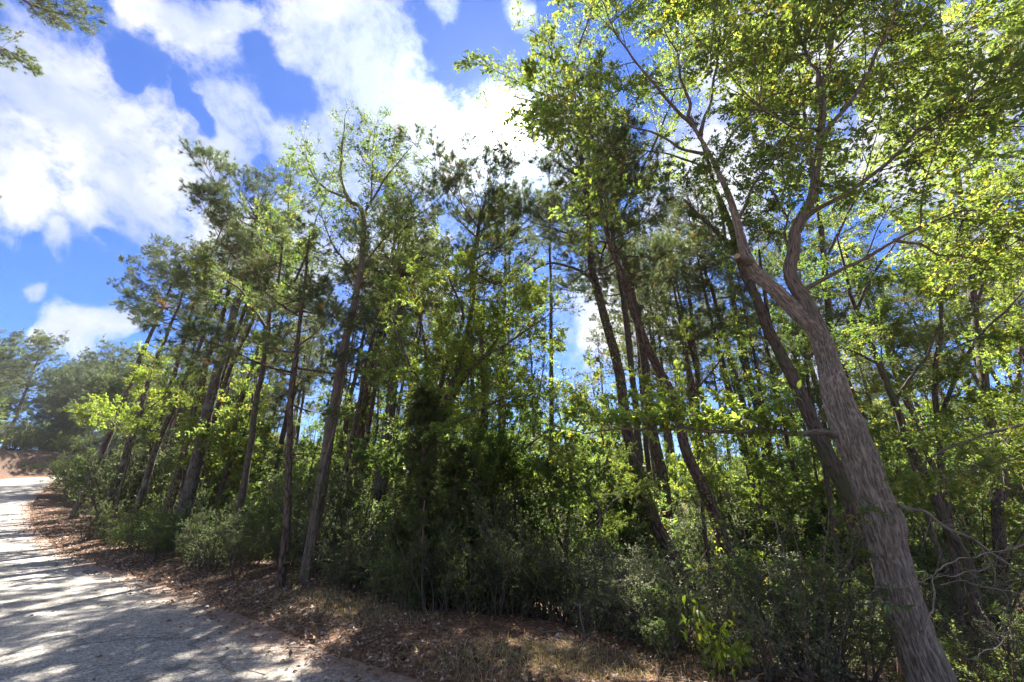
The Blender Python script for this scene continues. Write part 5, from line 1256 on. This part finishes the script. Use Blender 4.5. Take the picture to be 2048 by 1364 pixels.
# ------------------------------------------------------------------ ground cover (nobody could count it)
def rand_band(n, x0, x1, y0, y1, prob):
    x = rng.uniform(x0, x1, n); y = rng.uniform(y0, y1, n); z, t, u = surf(x, y)
    k = rng.uniform(0, 1, n) < prob(x, y, t); return np.stack([x, y, z], 1)[k], t[k]
def litter():
    mb = MB()
    def pr(x, y, t):
        pt = .5 + .5 * vnoise(np.stack([x * .8, y * .8, x * 0], 1)); r = np.hypot(x, y)
        core = np.exp(-((t - .25) / .5) ** 2) * .9 + .30 * (t > .2) * (t < 8) + .03 * (t > -2.5) * (t <= 0) * pt
        return np.clip(core * (.4 + .9 * pt), 0, 1) * np.clip(9 / r, .15, 1)
    P, t = rand_band(430000, -34, 9, 2.5, 29, pr); n = len(P)
    N0 = nrm(np.array([0, 0, 1.0]) + runit(n) * .7); D = runit(n) * np.array([1, 1, .25])
    leaves(mb, P + np.array([0, 0, .012]), D, N0, (.05 + .001 * np.hypot(P[:, 0], P[:, 1])) * rng.uniform(.5, 1.5, n), .6, rng.uniform(0, 1, n) ** 1.2, .3, 1)
    o = link('leaf_litter', mb.mesh('leaf_litter', LITTER_M, 'v'), None, 'stuff'); o['label'] = 'dry brown and bleached fallen leaves strewn along the road edge and under the trees'; o['category'] = 'fallen leaves'
    mb = MB()
    def pr2(x, y, t): 
        pt = .5 + .5 * vnoise(np.stack([x * .6 + 4, y * .6, x * 0], 1)); return np.clip((np.exp(-((t + .15) / .55) ** 2) + .45 * (t > 0) * (t < 6)) * (.3 + .9 * pt), 0, 1) * np.clip(8 / np.hypot(x, y), .15, 1)
    P, t = rand_band(150000, -20, 7, 2.5, 18, pr2); n = len(P)
    D = nrm(runit(n) * np.array([1, 1, .12])); L_ = rng.uniform(.08, .17, n)[:, None]; S = nrm(np.cross(D, [0, 0, 1.0])) * .0035
    P = P + [0, 0, .014]; V = np.stack([P - S, P + S, P + D * L_ + [0, 0, .006]], 1); mb.add(V.reshape(-1, 3), np.arange(3 * n).reshape(-1, 3), np.repeat(rng.uniform(0, 1, n), 3))
    o = link('pine_straw', mb.mesh('pine_straw', STRAW_M, 'v'), None, 'stuff'); o['label'] = 'reddish fallen pine needles matted along the verge'; o['category'] = 'pine straw'
litter()
def twig_litter():
    mb = MB()
    P, t = rand_band(14000, -14, 8, 2.8, 14, lambda x, y, t: np.clip((np.exp(-((t - .5) / .7) ** 2) + .5 * (t > .3) * (t < 6)) * 5 / np.hypot(x, y), 0, 1) * .28)
    n = len(P); D = nrm(runit(n) * np.array([1, 1, .06])); L_ = rng.uniform(.06, .45, n); C = spawn(P + [0, 0, .012], D, L_, 4, .35, 0, .1)
    C[:, :, 2] = P[:, None, 2] + .008 + rng.uniform(.0, .02, (n, 4)); polyprisms(mb, C, .0045, .002)
    o = link('fallen_twigs', mb.mesh('fallen_twigs', DEADWOOD, 'bk'), None, 'stuff'); o['label'] = 'small grey fallen twigs scattered through the leaf litter'; o['category'] = 'fallen twigs'
    # loose chippings swept to the side of the road
    mb = MB(); P, t = rand_band(42000, -16, 4, 2.5, 16, lambda x, y, t: np.clip((np.exp(-((t + .25) / .3) ** 2) * .8 + .06 * (t > -5) * (t < 0)) * 5 / np.hypot(x, y), 0, 1))
    n = len(P); r = rng.uniform(.004, .013, n)[:, None, None]; base = nrm(np.array([[1, 0, -.3], [-.5, .87, -.3], [-.5, -.87, -.3], [0.1, 0, 1]])); V = P[:, None] + [0, 0, .004] + base[None] * r * rng.uniform(.6, 1.2, (n, 4, 1))
    a = rng.uniform(0, 6.28, n); f = np.array([[0, 1, 3], [1, 2, 3], [2, 0, 3], [0, 2, 1]]); mb.add(V.reshape(-1, 3), (np.arange(n)[:, None, None] * 4 + f).reshape(-1, 3), np.repeat(rng.uniform(0, 1, n), 4))
    o = link('loose_gravel', mb.mesh('loose_gravel', GRAVEL_M, 'v', False), None, 'stuff'); o['label'] = 'loose grey stone chippings along the edge of the road'; o['category'] = 'gravel'
twig_litter()
def grass():
    mb = MB(); spots = [(665, 1215, .55, 2600), (700, 1235, .6, 2600), (760, 1240, .6, 2200), (620, 1200, .4, 1200), (985, 1345, .7, 3400), (1080, 1350, .7, 3000), (1120, 1330, .5, 1500), (900, 1340, .35, 600), (205, 1118, 1.2, 1500), (420, 1180, .7, 900), (310, 1150, .8, 900), (520, 1200, .5, 900), (1250, 1364, .6, 1500), (800, 1260, .4, 700)]
    for px, py, r, n in spots:
        d = pdir(px, py); tt = -CAMZ / d[2]; c = d * tt; n = n // 3; x = c[0] + rng.normal(0, r, n); y = c[1] + rng.normal(0, r * .6, n); z, t, u = surf(x, y); k = t > .02 + .1 * rng.uniform(0, 1, n); x, y, z = x[k], y[k], z[k]; n = len(x)
        P = np.stack([x, y, z - .01], 1); h = rng.uniform(.03, .10, n)[:, None] * rng.choice([1, 1, 1, 1.8], n)[:, None]; D = nrm(runit(n) * .6 + [0, 0, .9]); S = nrm(np.cross(D, runit(n))) * .0035
        M1 = P + D * h * .6; T_ = P + D * h + np.stack([D[:, 0], D[:, 1], -.4 * np.ones(n)], 1) * h * .4
        V = np.stack([P - S, P + S, M1 + S * .8, M1 - S * .8, T_], 1); f = np.array([[0, 1, 2], [0, 2, 3], [3, 2, 4]]); F = (np.arange(n)[:, None, None] * 5 + f).reshape(-1, 3)
        mb.add(V.reshape(-1, 3), F, np.repeat(rng.uniform(0, 1, n) ** .8, 5))
    o = link('grass', mb.mesh('grass', GRASS_M, 'v'), None, 'stuff'); o['label'] = 'short dry straw-coloured grass tufts on the verge'; o['category'] = 'grass'
grass()
def weeds():
    G = 'tall dry weeds beside the forked tree'
    for k, (px, D, h) in enumerate([(640, 8.6, .38), (655, 8.5, .5), (662, 8.4, .42), (578, 8.5, .4), (586, 8.4, .45), (672, 8.3, .3), (945, 6.0, .3)]):
        f = D * math.cos(PITCH) - .59; x = (px - 1024) / FPX * f; b = np.array([x, D, hz(x, D) - .02]); mb = MB(); C = spawn(np.zeros((3, 3)), nrm(np.array([[.1, 0, 1], [-.15, .1, 1], [.05, -.1, 1]]) + rng.normal(0, .05, (3, 3))), np.array([h, h * .8, h * .7]), 6, .1, 0, .05)
        polyprisms(mb, C, .004, .002); t = thing('weed', ['slim dry weed stalk right of the forked pale tree at its foot', 'tallest dry weed stalk right of the forked pale tree', 'dry weed stalk on the sunny grass right of the forked pale tree', 'green weed between the two trunks at the road edge', 'taller green weed between the two trunks at the road edge', 'short dry weed at the right end of the weed row', 'low weed in the litter at bottom centre'][k], 'weed', tuple(b), G)
        link('stems', mb.mesh('stems', STRAW_M, 'bk'), t); cr = MB(); leaf_on(cr, C, 12, .07, .28, .2, vr=(0, 1)); link('leaves', cr.mesh('leaves', GRASS_M if k not in (3, 4) else LEAF_MID, 'v'), t)
weeds()
def undergrowth():
    mb = MB(); n = 5000; y = 11 + 60 * rng.uniform(0, 1, n) ** 1.3; x = rng.uniform(-1.6, 1.5, n) * y
    z, t, u, _ = terrain(x, y); k = ((t > 2.5) & (u < -2)) | ((t <= 0) & (u > 5) & (y > 35)); x, y, z = x[k], y[k], z[k]
    for cx, cy, cz in zip(x, y, z):
        m = 36; s = .3 + cy * .018; P = np.array([cx, cy, cz]) + rng.normal(0, 1, (m, 3)) * np.array([s, s, s * .55]) + [0, 0, rng.uniform(.1, .6 + cy * .035)]
        leaves(mb, P, runit(m), nrm(runit(m) + [0, 0, .8]), (.05 + cy * .0022) * rng.uniform(.7, 1.3, m), .5, np.full(m, rng.uniform()) * .6 + rng.uniform(0, .4, m), .2, 1)
    o = link('undergrowth', mb.mesh('undergrowth', LEAF_DARK, 'v'), None, 'stuff'); o['label'] = 'dark leafy undergrowth covering the forest floor behind the first trees'; o['category'] = 'undergrowth'
undergrowth()

def tree_labels():
    from collections import Counter
    cn = Counter(o.get('label') for o in col.objects if o.get('category'))
    for o in col.objects:
        if o.get('group') not in (G_BP, G_BH, 'pines in the stand on the far bank') or cn[o['label']] < 2: continue
        x, y = o.location.x, o.location.y; px = px_of(x, y, 4)[0]; s_ = o.scale.x
        if o.get('group').startswith('pines in'): o['label'] = ('tall' if s_ > 1.3 else 'low') + ' dense pine, ' + ('front' if y < 78 else ('middle' if y < 89 else 'rear')) + ' of the far bank stand' + (', frame edge' if px < 60 else ''); continue
        kind_ = 'slender dark pine pole' if o.get('group') == G_BP else ('leafy understory tree' if 'hardwood' in o.name else 'tree')
        size = 'short' if s_ < .72 else ('middling' if s_ < .9 else 'tall')
        deep = 'in the first rows' if y < 16 else ('a few rows in' if y < 22 else ('deep in the wood' if y < 32 else ('farther back' if y < 44 else 'at the back')))
        marks = [(420, 'left of the thick straight pine'), (560, 'left of the slim reddish pine'), (640, 'just left of the forked pale tree'), (730, 'just right of the forked pale tree'), (800, 'around the purple-grey pine'), (900, 'behind the dark cedar'), (1000, 'around the airy-topped pine'), (1100, 'right of the multi-stemmed tree'),
                 (1220, 'left of the dark leaning pine'), (1330, 'between the leaning pines'), (1440, 'right of the leaning pines'), (1540, 'by the creeper-wrapped pine'), (1640, 'by the mossy leaning trunk'), (1760, 'behind the fork of the big trunk'), (1880, 'right of the big trunk'), (9999, 'near the right frame edge')]
        o['label'] = f'{size} {kind_} ' + next(m for b_, m in marks if px < b_) + ', ' + deep
tree_labels()
def shrub_labels():
    from collections import Counter
    cn = Counter(o.get('label') for o in col.objects if o.get('category') == 'shrub')
    for o in col.objects:
        if o.get('category') != 'shrub' or cn[o['label']] < 2: continue
        x, y = o.location.x, o.location.y; px = px_of(x, y, o.location.z + .6)[0]; s_ = o.scale.x
        size = 'low' if s_ < .75 else ('waist-high' if s_ < 1.0 else ('head-high' if s_ < 1.5 else 'tall'))
        deep = 'beside the verge' if y < 8.5 else ('a little way in' if y < 12 else ('well inside' if y < 20 else 'far back'))
        kind_ = 'glossy shrub' if o.get('group') == G_GL else ('shaded understory shrub' if 'understory' in o.get('group', '') else 'dark shrub')
        if o.get('group', '').startswith('shrubs along'): o['label'] = size + ' dark shrub on the crest of the bare clay bank'; continue
        marks = [(130, 'at the road bend'), (230, 'below the leftmost tall pine'), (330, 'below the yellow-green sapling'), (420, 'at the foot of the thick straight pine'), (530, 'left of the slim reddish pine'), (600, 'around the slim reddish pine'), (680, 'at the foot of the forked pale tree'), (780, 'left of the dark cedar'),
                 (900, 'around the dark cedar'), (1010, 'right of the dark cedar'), (1130, 'left of the layered sapling'), (1250, 'under the layered sapling'), (1360, 'below the leaning pair of pines'), (1480, 'behind the lime-leaved bush'), (1600, 'right of the lime-leaved bush'), (1740, 'left of the big leaning trunk'), (1900, 'behind the big leaning trunk'), (9999, 'right of the big leaning trunk')]
        o['label'] = f'{size} {kind_} ' + next(m for b_, m in marks if px < b_) + ', ' + deep
shrub_labels()
tris = sum(len(m.polygons) for m in bpy.data.meshes)
print('FACES', tris, 'OBJECTS', len(bpy.data.objects))
